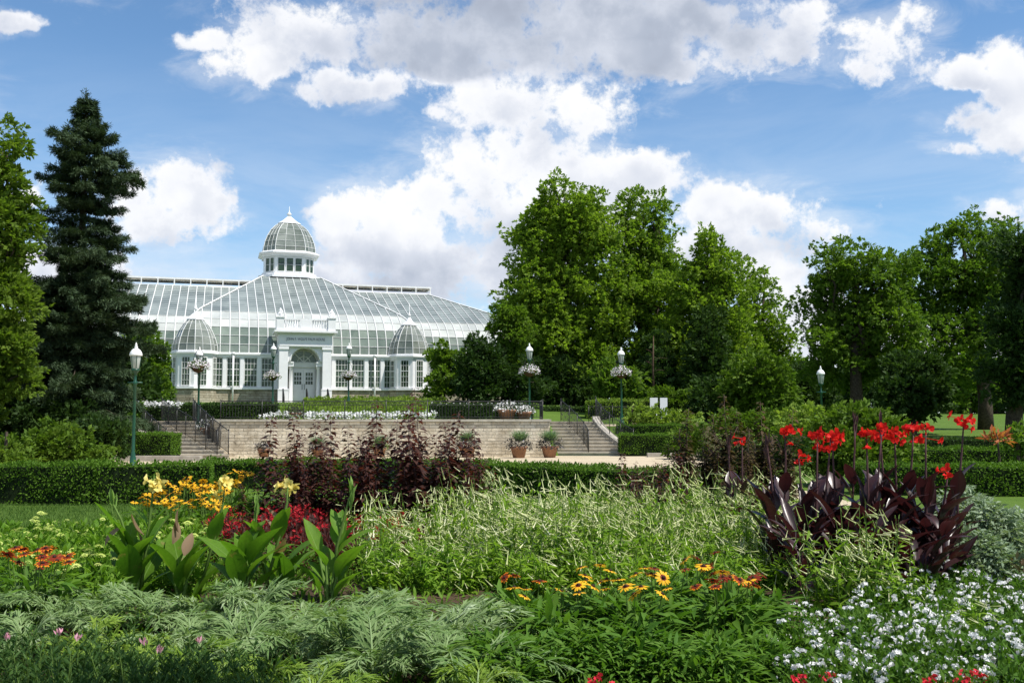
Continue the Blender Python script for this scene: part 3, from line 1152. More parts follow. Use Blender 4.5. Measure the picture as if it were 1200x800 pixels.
# --- polygonal domes
def poly_dome(poly, prof, sub, nm, parent, barr=0.02, gm='glass_dome', loc=(0, 0, 0)):
    pan, bar = MB(), MB()
    n = len(poly)
    for k in range(n):
        A, B = poly[k], poly[(k + 1) % n]
        for (s0, z0), (s1, z1) in zip(prof[:-1], prof[1:]):
            for j in range(sub):
                p = lerp2(A, B, j / sub); q = lerp2(A, B, (j + 1) / sub)
                pan.quad((p[0] * s0, p[1] * s0, z0), (q[0] * s0, q[1] * s0, z0), (q[0] * s1, q[1] * s1, z1), (p[0] * s1, p[1] * s1, z1))
        for j in range(sub):
            p = lerp2(A, B, j / sub)
            bar.tube([(p[0] * s * 1.01, p[1] * s * 1.01, z + .01) for s, z in prof], barr * (1.5 if j == 0 else 0.9), 4, cap=False)
        for s, z in prof:
            bar.tube([(A[0] * s * 1.01, A[1] * s * 1.01, z + .01), (B[0] * s * 1.01, B[1] * s * 1.01, z + .01)], barr * .9, 4, cap=False)
    pan.add(bar.v, bar.f, 1)
    return pan.build(nm, [M[gm], M['white_bar']], parent, loc)


def poly_prism(b, poly, s, z0, z1, m=0, s1=None):
    s1 = s if s1 is None else s1
    n = len(poly)
    vs = [(p[0] * s, p[1] * s, z0) for p in poly] + [(p[0] * s1, p[1] * s1, z1) for p in poly]
    fs = [tuple(range(n))[::-1], tuple(range(n, 2 * n))] + [(i, (i + 1) % n, n + (i + 1) % n, n + i) for i in range(n)]
    return b.add(vs, fs, m)


# cupola
CU = (-0.2, 17.0, 0)
cup = empty('cupola', CU, parent=house)
a_, b_ = 2.12, 1.22
OC = [(-b_, -a_), (b_, -a_), (a_, -b_), (a_, b_), (b_, a_), (-b_, a_), (-a_, b_), (-a_, -b_)]
d = MB()
poly_prism(d, OC, 1.24, 11.12, 11.30); poly_prism(d, OC, 1.10, 11.302, 11.55); poly_prism(d, OC, 1.0, 11.552, 13.0)
d.build('drum', M['white'], cup)
d = MB()
poly_prism(d, OC, 1.07, 13.0, 13.12); poly_prism(d, OC, 1.08, 13.122, 13.26, 0, 1.22); poly_prism(d, OC, 1.22, 13.262, 13.36)
poly_prism(d, OC, 1.20, 13.362, 13.52, 0, 1.05)
d.build('cornice', M['white'], cup)
for k in range(3):
    window(cup, -1.06 + k * .74, -a_ - .012, 11.66, .62, 1.22, 1, 2, transom=False, fr=.04, one=True)
for (px_, py_, qx_, qy_) in ((b_, -a_, a_, -b_), (-a_, -b_, -b_, -a_)):
    L = math.hypot(qx_ - px_, qy_ - py_)
    rz = math.atan2(qy_ - py_, qx_ - px_)
    nxo, nyo = (qy_ - py_) / L * .012, -(qx_ - px_) / L * .012
    for k in range(2):
        t = (.16 + .52 * k) / L
        p = lerp2((px_, py_), (qx_, qy_), t)
        window(cup, p[0] + nxo, p[1] + nyo, 11.66, .46, 1.22, 1, 2, rz, False, fr=.04, one=True)
poly_dome(OC, [(1.05, 13.5), (1.035, 13.9), (.985, 14.4), (.89, 14.95), (.75, 15.5), (.56, 15.95), (.40, 16.18)], 3, 'glass_dome', cup)
d = MB()
poly_prism(d, OC, .47, 16.15, 16.22); poly_prism(d, OC, .46, 16.222, 16.45, 0, .30); poly_prism(d, OC, .30, 16.452, 16.92, 0, .07)
d.lathe([(.1, 16.9), (.07, 16.98), (.2, 17.08), (.22, 17.16), (.1, 17.25), (.05, 17.35), (.03, 17.6), (.008, 17.85)], 10)
d.build('finial', M['white'], cup)

# corner pavilions
PR = 1.52
POC = [(PR * math.cos(math.radians(-90 + 45 * k)), PR * math.sin(math.radians(-90 + 45 * k))) for k in range(8)]
for s in (-1, 1):
    pv = empty('corner_pavilion', (s * 7.62, 0.1, 0), parent=house)
    d = MB(); poly_prism(d, POC, 1.04, -.8, .94); d.build('stone_base', M['rubble'], pv)
    d = MB(); poly_prism(d, POC, 1.0, .942, 3.3); poly_prism(d, POC, 1.10, .95, 1.09); d.build('wall', M['white'], pv)
    d = MB(); poly_prism(d, POC, 1.05, 3.22, 3.38); poly_prism(d, POC, 1.12, 3.382, 3.50); poly_prism(d, POC, 1.04, 3.502, 3.60); d.build('cornice', M['white'], pv)
    for k in (6, 7, 0, 1):
        A, B = POC[k], POC[(k + 1) % 8]
        L = math.hypot(B[0] - A[0], B[1] - A[1])
        rz = math.atan2(B[1] - A[1], B[0] - A[0])
        p = lerp2(A, B, .5 - .31 / L)
        nx_, ny_ = (B[1] - A[1]) / L * .012, -(B[0] - A[0]) / L * .012
        window(pv, p[0] + nx_, p[1] + ny_, 1.14, .62, 2.02, 3, 5, rz, one=True)
    poly_dome(POC, [(1.0, 3.6), (.965, 4.05), (.87, 4.55), (.73, 5.05), (.54, 5.5), (.33, 5.84)], 2, 'glass_dome', pv, .018)
    d = MB()
    poly_prism(d, POC, .40, 5.80, 5.87); poly_prism(d, POC, .39, 5.872, 6.1, 0, .19); poly_prism(d, POC, .19, 6.102, 6.42, 0, .06)
    d.lathe([(.07, 6.4), (.045, 6.48), (.12, 6.56), (.12, 6.62), (.05, 6.7), (.03, 6.9), (.008, 7.5)], 8)
    d.build('finial', M['white'], pv)

# --- entrance portico
po = empty('entrance_portico', (-0.16, 0, 0), parent=house)
d = MB()
# side walls, back wall
d.box((-1.78, -1.95, -.8), (-1.2, .1, 3.9)); d.box((1.2, -1.95, -.8), (1.78, .1, 3.9))
# arched front panel
RA = 0.99; ZC = 2.86
N = 20
vs = []; fs = []
for i in range(N + 1):
    t = math.pi * i / N
    vs.append((-RA * math.cos(t), -1.90, ZC + RA * math.sin(t)))
    xx = -1.2 + 2.4 * i / N
    vs.append((xx, -1.90, 3.9))
for i in range(N):
    fs.append((2 * i, 2 * i + 2, 2 * i + 3, 2 * i + 1))
d.add(vs, fs)
d.quad((-1.2, -1.9, ZC), (-RA, -1.9, ZC), (-RA, -1.9, ZC + .001), (-1.2, -1.9, 3.9))
d.quad((RA, -1.9, ZC), (1.2, -1.9, ZC), (1.2, -1.9, 3.9), (RA, -1.9, ZC + .001))
vs = []; fs = []
for i in range(N + 1):
    t = math.pi * i / N
    vs += [(-RA * math.cos(t), -1.90, ZC + RA * math.sin(t)), (-RA * math.cos(t), -.6, ZC + RA * math.sin(t))]
for i in range(N): fs.append((2 * i, 2 * i + 1, 2 * i + 3, 2 * i + 2))
d.add(vs, fs)
# moulded archivolt
d.tube([(-(RA + .07) * math.cos(math.pi * i / N), -1.92, ZC + (RA + .07) * math.sin(math.pi * i / N)) for i in range(N + 1)], .05, 6)
d.prism([(-.09, -1.98), (.09, -1.98), (.07, -1.9), (-.07, -1.9)], ZC + RA - .04, ZC + RA + .26)
# back wall with door
d.box((-1.2, -.6, -.8), (1.2, -.45, 3.9))
d.build('portico_wall', M['white'], po)
d = MB()
for s in (-1, 1):
    d.box((s * 1.5 - .30, -2.12, -.8), (s * 1.5 + .30, -1.952, 3.72)); d.box((s * 1.5 - .36, -2.2, -.8), (s * 1.5 + .36, -1.951, .86))
    d.box((s * 1.5 - .38, -2.22, .862), (s * 1.5 + .38, -1.951, .95)); d.box((s * 1.5 - .35, -2.18, 3.722), (s * 1.5 + .35, -1.951, 3.9))
    d.lathe([(.17, -.1), (.17, .06), (.14, .1), (.135, 1.3), (.115, 2.42), (.15, 2.46), (.16, 2.54)], 14, (s * .95, -1.55, 0))
d.build('column', M['white'], po)
d = MB()
d.box((-1.2, -1.80, 2.545), (-.78, -.61, 2.86)); d.box((.78, -1.80, 2.545), (1.2, -.61, 2.86))
d.box((-.78, -.75, 2.545), (.78, -.602, 2.86)); d.box((-1.2, -1.86, 2.78), (-.8, -.62, 2.88)); d.box((.8, -1.86, 2.78), (1.2, -.62, 2.88))
d.build('impost', M['white'], po)
d = MB()
d.box((-1.86, -2.16, 3.902), (1.86, .12, 4.80)); d.box((-1.80, -2.19, 3.95), (1.80, -2.162, 4.06))
d.box((-2.0, -2.32, 4.802), (2.0, .13, 4.90)); d.box((-2.18, -2.52, 4.902), (2.18, .14, 5.05))
d.build('entablature', M['white'], po)
t = bpy.data.curves.new('inscription', 'FONT')
t.body = 'JOHN F. WOLFE PALM HOUSE'
t.size = 0.27; t.extrude = 0.012; t.align_x = 'CENTER'
t.materials.append(M['lettering'])
tmp = bpy.data.objects.new('inscription', t)
COL.objects.link(tmp)
tme = bpy.data.meshes.new_from_object(tmp.evaluated_get(bpy.context.evaluated_depsgraph_get()))
bpy.data.objects.remove(tmp)
tme.name = 'inscription'
to = link('inscription', tme, po, (0, -2.175, 4.36)); to.rotation_euler = (math.pi / 2, 0, 0); to.scale = (.74, 1, 1)
# fanlight
d = MB(); fl = MB()
vs = [(0, -.64, ZC + .03)] + [(-.93 * math.cos(math.pi * i / 16), -.64, ZC + .03 + .88 * math.sin(math.pi * i / 16)) for i in range(17)]
fl.add(vs, [(0, i + 1, i + 2) for i in range(16)])
for i in range(0, 17, 4):
    d.tube([(0, -.66, ZC + .04), (-.93 * math.cos(math.pi * i / 16), -.66, ZC + .04 + .88 * math.sin(math.pi * i / 16))], .035, 4)
for rr_ in (.45, .93):
    d.tube([(-rr_ * math.cos(math.pi * i / 16), -.66, ZC + .03 + rr_ * .95 * math.sin(math.pi * i / 16)) for i in range(17)], .035, 4)
fl.add(d.v, d.f, 1)
fl.build('fanlight', [M['glass_low'], M['white_bar']], po)
# doors
for s in (-1, 1):
    dr = MB()
    xa = .012 if s > 0 else -.79
    dr.box((xa, -.66, .02), (xa + .778, -.602, 2.42))
    for zz in (.22, .72):
        dr.box((xa + .12, -.672, zz), (xa + .66, -.662, zz + .4))
    pn = MB()
    for i in range(3):
        for j in range(3):
            pn.box((xa + .14 + .178 * i, -.675, 1.32 + .30 * j), (xa + .14 + .178 * i + .14, -.661, 1.32 + .30 * j + .24))
    dr.add(pn.v, pn.f, 1)
    hx_ = .09 if s > 0 else -.09
    dr.tube([(hx_, -.70, .95), (hx_, -.72, 1.05), (hx_, -.72, 1.25), (hx_, -.70, 1.35)], .018, 6, 2)
    dr.build('door', [M['white'], M['pane'], M['brassdoor']], po)
    sl = MB(); x_ = s * 1.02
    sl.box((x_ - .13, -.63, .9), (x_ + .13, -.602, 2.4))
    sl.build('sidelight', M['pane'], po)
# balustrade
d = MB()
d.box((-1.9, -2.30, 5.052), (1.9, -2.0, 5.2)); d.box((-1.9, -2.28, 5.78), (1.9, -2.02, 5.88))
for k in range(7):
    for s in (-1, 1):
        d.lathe([(.05, 5.2), (.03, 5.27), (.065, 5.4), (.03, 5.6), (.05, 5.78)], 6, (s * (.5 + .165 * k), -2.15, 0))
d.box((-.38, -2.29, 5.202), (.38, -2.01, 5.778))
for s in (-1, 1):
    d.box((s * 1.78 - .26, -2.42, 5.051), (s * 1.78 + .26, -1.9, 5.92)); d.box((s * 1.78 - .31, -2.47, 5.922), (s * 1.78 + .31, -1.85, 6.0))
    d.box((s * 1.9 - .08, -1.9, 5.052), (s * 1.9 + .08, .1, 5.88))
d.build('balustrade', M['white'], po)


def statue_mesh():
    me = bpy.data.meshes.new('statue')
    P_ = [(0, 0, .16), (0, 0, .34), (0, .01, .47), (0, -.01, .56), (0, -.02, .64),     # pelvis chest neck head crown
          (.13, -.12, .2), (.13, -.16, .02), (-.13, -.12, .2), (-.13, -.16, .02),
          (.13, -.01, .42), (.2, -.06, .3), (.12, -.17, .26), (-.13, -.01, .42), (-.22, -.02, .34), (-.26, .02, .16)]
    E_ = [(0, 1), (1, 2), (2, 3), (3, 4), (0, 5), (5, 6), (0, 7), (7, 8), (2, 9), (9, 10), (10, 11), (2, 12), (12, 13), (13, 14)]
    Rr = [.12, .11, .07, .08, .05, .07, .05, .07, .05, .05, .042, .035, .05, .042, .04]
    me.from_pydata(P_, E_, [])
    o = bpy.data.objects.new('statue', me)
    COL.objects.link(o)
    o.modifiers.new('skin', 'SKIN'); o.modifiers.new('sub', 'SUBSURF').levels = 1
    for v, r in zip(me.skin_vertices[0].data, Rr): v.radius = (r, r)
    me.skin_vertices[0].data[0].use_root = True
    dg = bpy.context.evaluated_depsgraph_get()
    m2 = bpy.data.meshes.new_from_object(o.evaluated_get(dg))
    bpy.data.objects.remove(o)
    m2.materials.clear(); m2.materials.append(M['white'])
    return m2


sm = statue_mesh()
for s in (-1, 1):
    link('statue', sm, po, (s * 1.78, -2.16, 5.95), 0.5 * s, 1.05)
# entrance steps with sloping dark rails
es = MB()
for k in range(4):
    es.box((-2.3, -2.6 - .34 * (k + 1) + .002 * k, -1.0), (2.3, -2.2, -.02 - .15 * k - .002 * k))
es.build('entrance_steps', M['concrete'], po)
for x_ in (-1.55, .05, 1.5):
    d = MB()
    d.tube([(x_, -2.55, 0), (x_, -2.55, .92), (x_ + .02, -2.75, .95), (x_ + .03, -3.9, .32), (x_ + .03, -3.9, -.6)], .03, 6)
    for k in range(7):
        y_ = -2.7 - .17 * k
        d.tube([(x_ + .02, y_, -.6), (x_ + .02, y_, .95 + (y_ + 2.75) * .55)], .014, 4)
    d.build('stair_rail', M['iron'], po)

# ------------------------------------------------------------------ foliage materials
M['hedge'] = leafmat('hedge_leaf', (0.045, 0.105, 0.010), (0.105, 0.195, 0.020), 0.28)
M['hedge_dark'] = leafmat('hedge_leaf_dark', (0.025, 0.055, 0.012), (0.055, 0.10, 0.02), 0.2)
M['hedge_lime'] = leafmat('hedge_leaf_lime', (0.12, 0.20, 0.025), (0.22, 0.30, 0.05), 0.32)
M['tree_a'] = leafmat('cottonwood_leaf', (0.095, 0.175, 0.018), (0.215, 0.305, 0.038), 0.44)
M['tree_b'] = leafmat('maple_leaf', (0.060, 0.125, 0.015), (0.145, 0.225, 0.028), 0.40)
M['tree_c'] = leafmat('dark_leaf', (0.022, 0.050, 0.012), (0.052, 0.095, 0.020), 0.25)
M['tree_lime'] = leafmat('lime_leaf', (0.065, 0.125, 0.014), (0.14, 0.205, 0.026), 0.40)
M['spruce'] = leafmat('spruce_needle', (0.020, 0.042, 0.020), (0.062, 0.096, 0.046), 0.10, c3=(0.10, 0.14, 0.07), p3=.1)  # lightest tone paints tip highlights into random needles
M['yew'] = leafmat('yew_leaf', (0.055, 0.11, 0.012), (0.125, 0.20, 0.022), 0.28)
M['bronze'] = leafmat('bronze_leaf', (0.05, 0.055, 0.02), (0.085, 0.05, 0.028), 0.3, c3=(0.14, 0.06, 0.03))
M['white_fl'] = leafmat('white_petal', (0.72, 0.72, 0.70), (0.86, 0.86, 0.86), 0.25, (0.8, 0.8, 0.75), 0.7, 0.1)
M['pink_fl'] = leafmat('blush_petal', (0.66, 0.58, 0.64), (0.86, 0.83, 0.84), 0.25, (0.8, 0.7, 0.75), 0.7, 0.1)
M['lav_fl'] = leafmat('lavender_petal', (0.50, 0.44, 0.62), (0.78, 0.74, 0.82), 0.25, (0.7, 0.65, 0.8), 0.7, 0.1)
M['potleaf'] = leafmat('dark_pot_leaf', (0.014, 0.014, 0.015), (0.038, 0.036, 0.038), 0.12, rough=0.45, c3=(0.09, 0.085, 0.10), p3=.08)
M['blue_grass'] = leafmat('blue_grass', (0.10, 0.17, 0.09), (0.18, 0.26, 0.15), 0.25)


# ------------------------------------------------------------------ lamps
def lamp_meshes():
    p = MB()
    p.lathe([(.15, 0), (.15, .10), (.10, .14), (.09, .42), (.07, .48), (.07, .53), (.05, .60), (.044, 2.6), (.07, 2.64), (.07, 2.7), (.04, 2.74), (.04, 2.95), (.08, 3.0), (.12, 3.05), (.12, 3.09)], 12)
    p.tube([(-.22, 0, 2.68), (.22, 0, 2.68)], .022, 6)
    gl = MB(); gl.lathe([(.09, 3.09), (.112, 3.12), (.155, 3.44), (.155, 3.50)], 12)
    fr = MB()
    for k in range(6):
        t = k * math.pi / 3
        fr.tube([(.115 * math.cos(t), .115 * math.sin(t), 3.11), (.16 * math.cos(t), .16 * math.sin(t), 3.48)], .011, 4)
    cp = MB(); cp.lathe([(.19, 3.49), (.19, 3.53), (.168, 3.60), (.115, 3.68), (.05, 3.72), (.04, 3.74)], 14)
    fi = MB(); fi.lathe([(.05, 3.735), (.06, 3.76), (.03, 3.80), (.035, 3.83), (.004, 3.90)], 8)
    return [('post', p.mesh('lamp_post', M['green_iron'])), ('lantern', gl.mesh('lantern', M['lampglass'])), ('lantern_frame', fr.mesh('lantern_frame', M['green_iron'])),
            ('lamp_cap', cp.mesh('lamp_cap', M['lampcap'])), ('finial', fi.mesh('finial', M['lampcap']))]


LMESH = lamp_meshes()


def flower_ball(n_fl, n_lf, r, zs, fs, seed, fmat, lmat, under=0.4):
    rng = np.random.default_rng(seed)
    lm = LM(); fl = LM()
    o = rsph(n_lf, rng); o[:, 2] = np.abs(o[:, 2]) - under * rng.random(n_lf)
    T = o * r * np.array([1, 1, zs]) * rng.uniform(.6, .97, (n_lf, 1))
    lm.place(diamond(.5), frames(o + rng.normal(size=o.shape) * .6, o + [0, 0, .6], rng.uniform(.06, .11, n_lf)), T)
    o = rsph(n_fl, rng); o[:, 2] = np.abs(o[:, 2]) - under * rng.random(n_fl)
    T = o * r * np.array([1, 1, zs]) * rng.uniform(.9, 1.06, (n_fl, 1))
    pet = combine(*[(diamond(.95, -.05), frames(np.array([[math.cos(a), math.sin(a), .2]]), np.array([[0, 0, 1.]]), np.array([.55]))[0], (0, 0, 0), 0) for a in (0, 1.26, 2.51, 3.77, 5.03)])
    nz = o + rng.normal(size=o.shape) * .35
    fl.place(pet, frames(rsph(n_fl, rng), nz, rng.uniform(fs * .8, fs * 1.2, n_fl)), T)
    return lm.mesh('foliage', M[lmat]), fl.mesh('flowers', M[fmat])


BF = [flower_ball(330, 300, .46, .62, .062, s, 'pink_fl', 'hedge', .75) for s in (1, 2)]
bk_ = MB(); bk_.lathe([(.02, -.30), (.16, -.26), (.26, -.14), (.30, 0), (.28, .02), (.05, .03)], 14)
BKM = bk_.mesh('basket', M['basket'])
hg_ = MB()
for s in (-1, 1):
    hg_.tube([(s * .29, 0, 0), (s * .16, .10, .5), (0, .16, .78)], .01, 4)
HGM = hg_.mesh('hanger', M['iron'])

LAMPS = [  # px, D, basket?, label
    (157, 30.2, 0, 'tall green lamp post without a basket standing at the hedge near the left stairs', None),
    (232, 45.0, 1, 'green lamp post on the terrace in front of the left corner pavilion', 'round basket of blush flowers hung on the lamp before the left pavilion'),
    (319, 60.5, 1, 'green lamp post at the left side of the arched portico', 'round basket of blush flowers hung on the lamp left of the portico'),
    (408, 61.5, 1, 'green lamp post at the right side of the arched portico', 'round basket of blush flowers hung on the lamp right of the portico'),
    (571, 68.0, 0, 'small distant green lamp post without a basket before the dark trees', None),
    (620.5, 49.6, 1, 'green lamp post on the terrace behind the right end of the wall', 'round basket of blush flowers hung on the lamp above the right wall end'),
    (728.5, 50.0, 1, 'green lamp post behind the head of the right stairs by the lime hedge', 'round basket of blush flowers hung on the lamp above the lime hedge'),
    (963, 46.0, 0, 'green lamp post on the lawn among the shrubs behind the red cannas', None),
]
for i, (px, D, bsk, lab, blab) in enumerate(LAMPS):
    x = X(px, D)
    zb = gz_(x, D)
    root = empty('street_lamp', (x, D, zb))
    tag(root, lab, 'lamp', 'green lamp posts')
    for nm, me in LMESH: link(nm, me, root)
    if bsk:
        bz = {232: 3.97, 319: 4.2, 408: 4.25, 620.5: 3.98, 728.5: 3.92}[px]
        b = empty('hanging_basket', (x, D - .16, bz), i * 1.3, 1.12)
        b.rotation_euler = (0, 0, 0)
        tag(b, blab, 'hanging basket', 'flower baskets on the lamps')
        link('basket', BKM, b); link('hanger', HGM, b)
        f_, g_ = BF[i % 2]
        link('foliage', f_, b); link('flowers', g_, b)


# ------------------------------------------------------------------ pots
def pot_mesh(r, h, mat):
    b = MB(); b.lathe([(r * .68, 0), (r * .95, h * .78), (r * 1.06, h * .79), (r * 1.08, h), (r * .95, h), (r * .9, h * .86), (.02, h * .86)], 20)
    return b.mesh('pot', M[mat])


PM1 = pot_mesh(.34, .46, 'terracotta')
PD = [flower_ball(9, 560, .60, .62, .045, s + 20, 'lav_fl', 'potleaf', .9) for s in range(3)]
PW = [flower_ball(170, 260, .50, .6, .075, s + 30, 'white_fl', 'hedge_dark', .5) for s in range(2)]


def tuft(n, h, seed, mat):
    rng = np.random.default_rng(seed)
    d = rng.normal(size=(n, 3)) * .38; d[:, 2] = 1
    lm = LM(); lm.place(leaf_tpl(.045, 4, .45, .1, .2), frames(d, d * [1, 1, 0] * -1 + rng.normal(size=(n, 3)) * .2 + [0, 0, .4], rng.uniform(h * .6, h, n)), rng.normal(size=(n, 3)) * [.1, .1, .0])
    return lm.mesh('grass_tuft', M[mat])


TG = tuft(330, .56, 5, 'blue_grass')
for px, D, kind, sc, lab in [
    (310, 41.3, 'dw', .75, 'terracotta pot with black foliage and white flowers below the left end of the wall'),
    (373, 41.4, 'dg', .75, 'terracotta pot behind the thin purple canes left of the wall centre'),
    (445, 41.4, 'gg', .8, 'terracotta pot of green fern foliage against the middle of the wall'),
    (548, 41.1, 'dg', .95, 'terracotta pot with dark foliage and blue grass partly hidden by purple shrubs'),
    (608, 40.6, 'dg', 1.0, 'terracotta pot with dark foliage and blue grass, left of the pair by the wall end'),
    (644, 40.9, 'dg', 1.0, 'terracotta pot with dark foliage and blue grass at the foot of the right stairs')]:
    r = empty('planted_pot', (X(px, D), D, .008), px, sc)
    tag(r, lab, 'plant pot', 'terracotta pots along the wall')
    link('pot', PM1, r)
    k = int(px) % 3
    f_, g_ = PD[k]
    if kind == 'gg':
        link('foliage', flower_ball(2, 500, .5, .8, .04, 77, 'white_fl', 'hedge', .5)[0], r, (0, 0, .55))
    else:
        link('foliage', f_, r, (0, 0, .58)); link('flowers', g_, r, (0, 0, .58))
    if kind == 'dw':
        link('white_flowers', PW[0][1], r, (.28, -.1, .58), 0, .55)
    if kind in ('dg', 'gg'):
        link('grass_tuft', TG, r, (0, .05, .68))
for px, D, y0, kind, sc, lab in [
    (246, 44.0, 0, 'w', 1.15, 'pot of bright white flowers at the top of the left stairs'),
    (345, 44.0, 0, 'd', .85, 'dark flower pot behind the railing near the white flower bank'),
    (594, 43.2, 0, 'w', 1.15, 'left pot of white flowers on the terrace behind the right wall end'),
    (614, 43.3, 0, 'w', .95, 'right terracotta pot of white flowers on the terrace by the stair top')]:
    x = X(px, D)
    r = empty('planted_pot', (x, D, gz_(x, D)), px, sc)
    tag(r, lab, 'plant pot', 'flower pots on the terrace')
    link('pot', PM1, r)
    f_, g_ = PW[int(px) % 2] if kind == 'w' else PD[1]
    link('foliage', f_, r, (0, 0, .5)); link('flowers', g_, r, (0, 0, .5))


# ------------------------------------------------------------------ hedges
def hedge(label, path, width, height, mat='hedge', ls=.055, dens=900, name='clipped_hedge', cat='hedge', wob=.03, flowers=None, seed=5, group=None, base=None):
    rng = np.random.default_rng(seed)
    path = [np.array(p, float) for p in path]
    lm = LM()
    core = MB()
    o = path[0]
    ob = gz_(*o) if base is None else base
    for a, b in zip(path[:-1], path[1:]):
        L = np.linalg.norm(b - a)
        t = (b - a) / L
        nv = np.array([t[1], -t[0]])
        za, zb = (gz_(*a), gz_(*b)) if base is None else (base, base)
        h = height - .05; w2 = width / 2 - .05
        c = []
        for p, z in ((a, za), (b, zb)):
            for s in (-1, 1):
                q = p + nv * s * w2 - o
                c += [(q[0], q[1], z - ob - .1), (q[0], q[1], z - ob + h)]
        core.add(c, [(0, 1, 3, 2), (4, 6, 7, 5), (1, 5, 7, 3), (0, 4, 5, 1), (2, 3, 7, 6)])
        for face, area in (('top', L * width), ('f', L * height), ('b', L * height * .35)):
            n = int(area * dens)
            s = rng.random(n) * L
            z0 = za + (zb - za) * s / L - ob
            if face == 'top':
                q = (rng.random(n) - .5) * width
                zz = np.full(n, height); on = np.tile([0, 0, 1.], (n, 1))
            else:
                sg = 1 if face == 'f' else -1
                zz = rng.random(n) * height
                q = np.full(n, sg * width / 2); on = np.tile([nv[0] * sg, nv[1] * sg, .25], (n, 1))
            ro = np.clip(np.minimum(height - zz if face != 'top' else 9, 9), 0, .12)
            P = (a - o)[None] + t[None] * s[:, None] + nv[None] * q[:, None]
            wv = wob * (np.sin(s * 2.1 + q * 3 + zz * 4) + np.sin(s * 5.3 - zz * 7))
            T = np.concatenate([P, (z0 + zz)[:, None]], 1) + on * (wv - .03 + rng.normal(size=n) * .025)[:, None]
            d = on * .5 + rng.normal(size=(n, 3)) * .6 + [0, 0, .35]
            lm.place(diamond(.55), frames(d, on + rng.normal(size=(n, 3)) * .6, rng.uniform(ls * .7, ls * 1.3, n)), T)
        for p, sg in ((a, -1), (b, 1)):
            n = int(width * height * dens)
            q = (rng.random(n) - .5) * width; zz = rng.random(n) * height
            P = (p - o)[None] + nv[None] * q[:, None] + t[None] * sg * .01
            on = np.tile([t[0] * sg, t[1] * sg, .2], (n, 1))
            zp = (za if sg < 0 else zb) - ob
            lm.place(diamond(.55), frames(on * .5 + rng.normal(size=(n, 3)) * .6, on + rng.normal(size=(n, 3)) * .6, rng.uniform(ls * .7, ls * 1.3, n)), np.concatenate([P, (zp + zz)[:, None]], 1))
    for a, b in zip(path[:-1], path[1:]):      # stray shoots above the clipped top
        L = np.linalg.norm(b - a); t = (b - a) / L; nv = np.array([t[1], -t[0]])
        n = int(L * 9)
        s = rng.random(n) * L
        za, zb = (gz_(*a), gz_(*b)) if base is None else (base, base)
        P = (a - o)[None] + t[None] * s[:, None] + nv[None] * ((rng.random(n) - .5) * width)[:, None]
        lm.place(SPRIGS[1], frames(rng.normal(size=(n, 3)) * .3 + [0, 0, 1], rsph(n, rng), rng.uniform(ls * 1.2, ls * 2.6, n)), np.concatenate([P, (za - ob + (zb - za) * s / L + height - .03)[:, None]], 1))
    root = lm.build(name, M[mat], None, (o[0], o[1], ob))
    tag(root, label, cat, group)
    core.build('dark_core', M['core'], root)
    if flowers:
        fl = LM()
        fm, n, fs, hb = flowers
        for a, b in zip(path[:-1], path[1:]):
            s = rng.random(n)[:, None]
            L = np.linalg.norm(b - a); t = (b - a) / L; nv = np.array([t[1], -t[0]])
            P = a + (b - a) * s - o + nv * ((rng.random((n, 1)) - .5) * width)
            za = gz_(*a) - ob if base is None else 0
            T = np.concatenate([P, (za + height + rng.random((n, 1)) * hb)], 1)
            fl.place(SPRIGS[0], frames(rsph(n, rng), rng.normal(size=(n, 3)) * .4 + [0, 0, 1], rng.uniform(fs * .7, fs * 1.3, n)), T)
        fl.build('flowers', M[fm], root)
    return root


hedge('long clipped green hedge behind the lawn at the left edge', [(X(-60, 18.6), 18.9), (X(120, 18.9), 18.9), (X(246, 19.2), 19.3)], .8, .74, 'hedge', .05, 1300, group=None)
hedge('long clipped green hedge running in front of the pale plaza', [(X(238, 23), 23.2), (X(400, 23), 23.2), (X(560, 22.2), 22.4), (X(700, 19.5), 19.7), (X(800, 18.6), 18.8), (X(930, 18.), 18.2)], .9, .63, 'hedge', .05, 1200)
hedge('low square clipped hedge block at the foot of the left stairs', [(X(147, 38.6), 38.6), (X(206, 38.6), 38.6)], 1.3, .82, 'hedge', .06, 900, base=.2)
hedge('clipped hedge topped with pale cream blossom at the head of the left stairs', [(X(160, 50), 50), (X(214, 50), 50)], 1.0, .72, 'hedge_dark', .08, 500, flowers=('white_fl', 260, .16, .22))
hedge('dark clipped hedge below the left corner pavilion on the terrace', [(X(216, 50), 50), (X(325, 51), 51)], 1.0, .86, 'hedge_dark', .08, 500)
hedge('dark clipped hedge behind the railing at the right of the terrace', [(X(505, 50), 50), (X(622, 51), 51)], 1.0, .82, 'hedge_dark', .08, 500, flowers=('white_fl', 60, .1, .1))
hedge('lime green hedge behind the railing at the head of the right stairs', [(X(688, 56), 56), (X(768, 56), 56)], 1.3, 1.15, 'hedge_lime', .10, 420, wob=.05, base=1.42)
hedge('bright low clipped hedge right of the curved stair cheek', [(X(727, 42.6), 42.8), (X(812, 42.6), 42.8)], 1.1, .82, 'hedge', .06, 800, base=.1)
hedge('second clipped hedge tier above the bright low hedge by the stairs', [(X(724, 46), 46), (X(812, 46), 46)], 1.0, .75, 'hedge', .06, 700, base=.55)
hedge('nearest of the three clipped hedge rows behind the silver mound', [(X(1010, 21.2), 21.4), (X(1240, 20.8), 21.0)], 1.0, .62, 'hedge', .055, 1100)
hedge('middle of the three clipped hedge rows at the right', [(X(1030, 29), 29.2), (X(1240, 29), 29.2)], 1.0, .72, 'hedge', .065, 800)
hedge('farthest of the three clipped hedge rows at the right', [(X(1040, 39), 39.2), (X(1250, 39), 39.2)], 1.0, .80, 'hedge_dark', .07, 600)
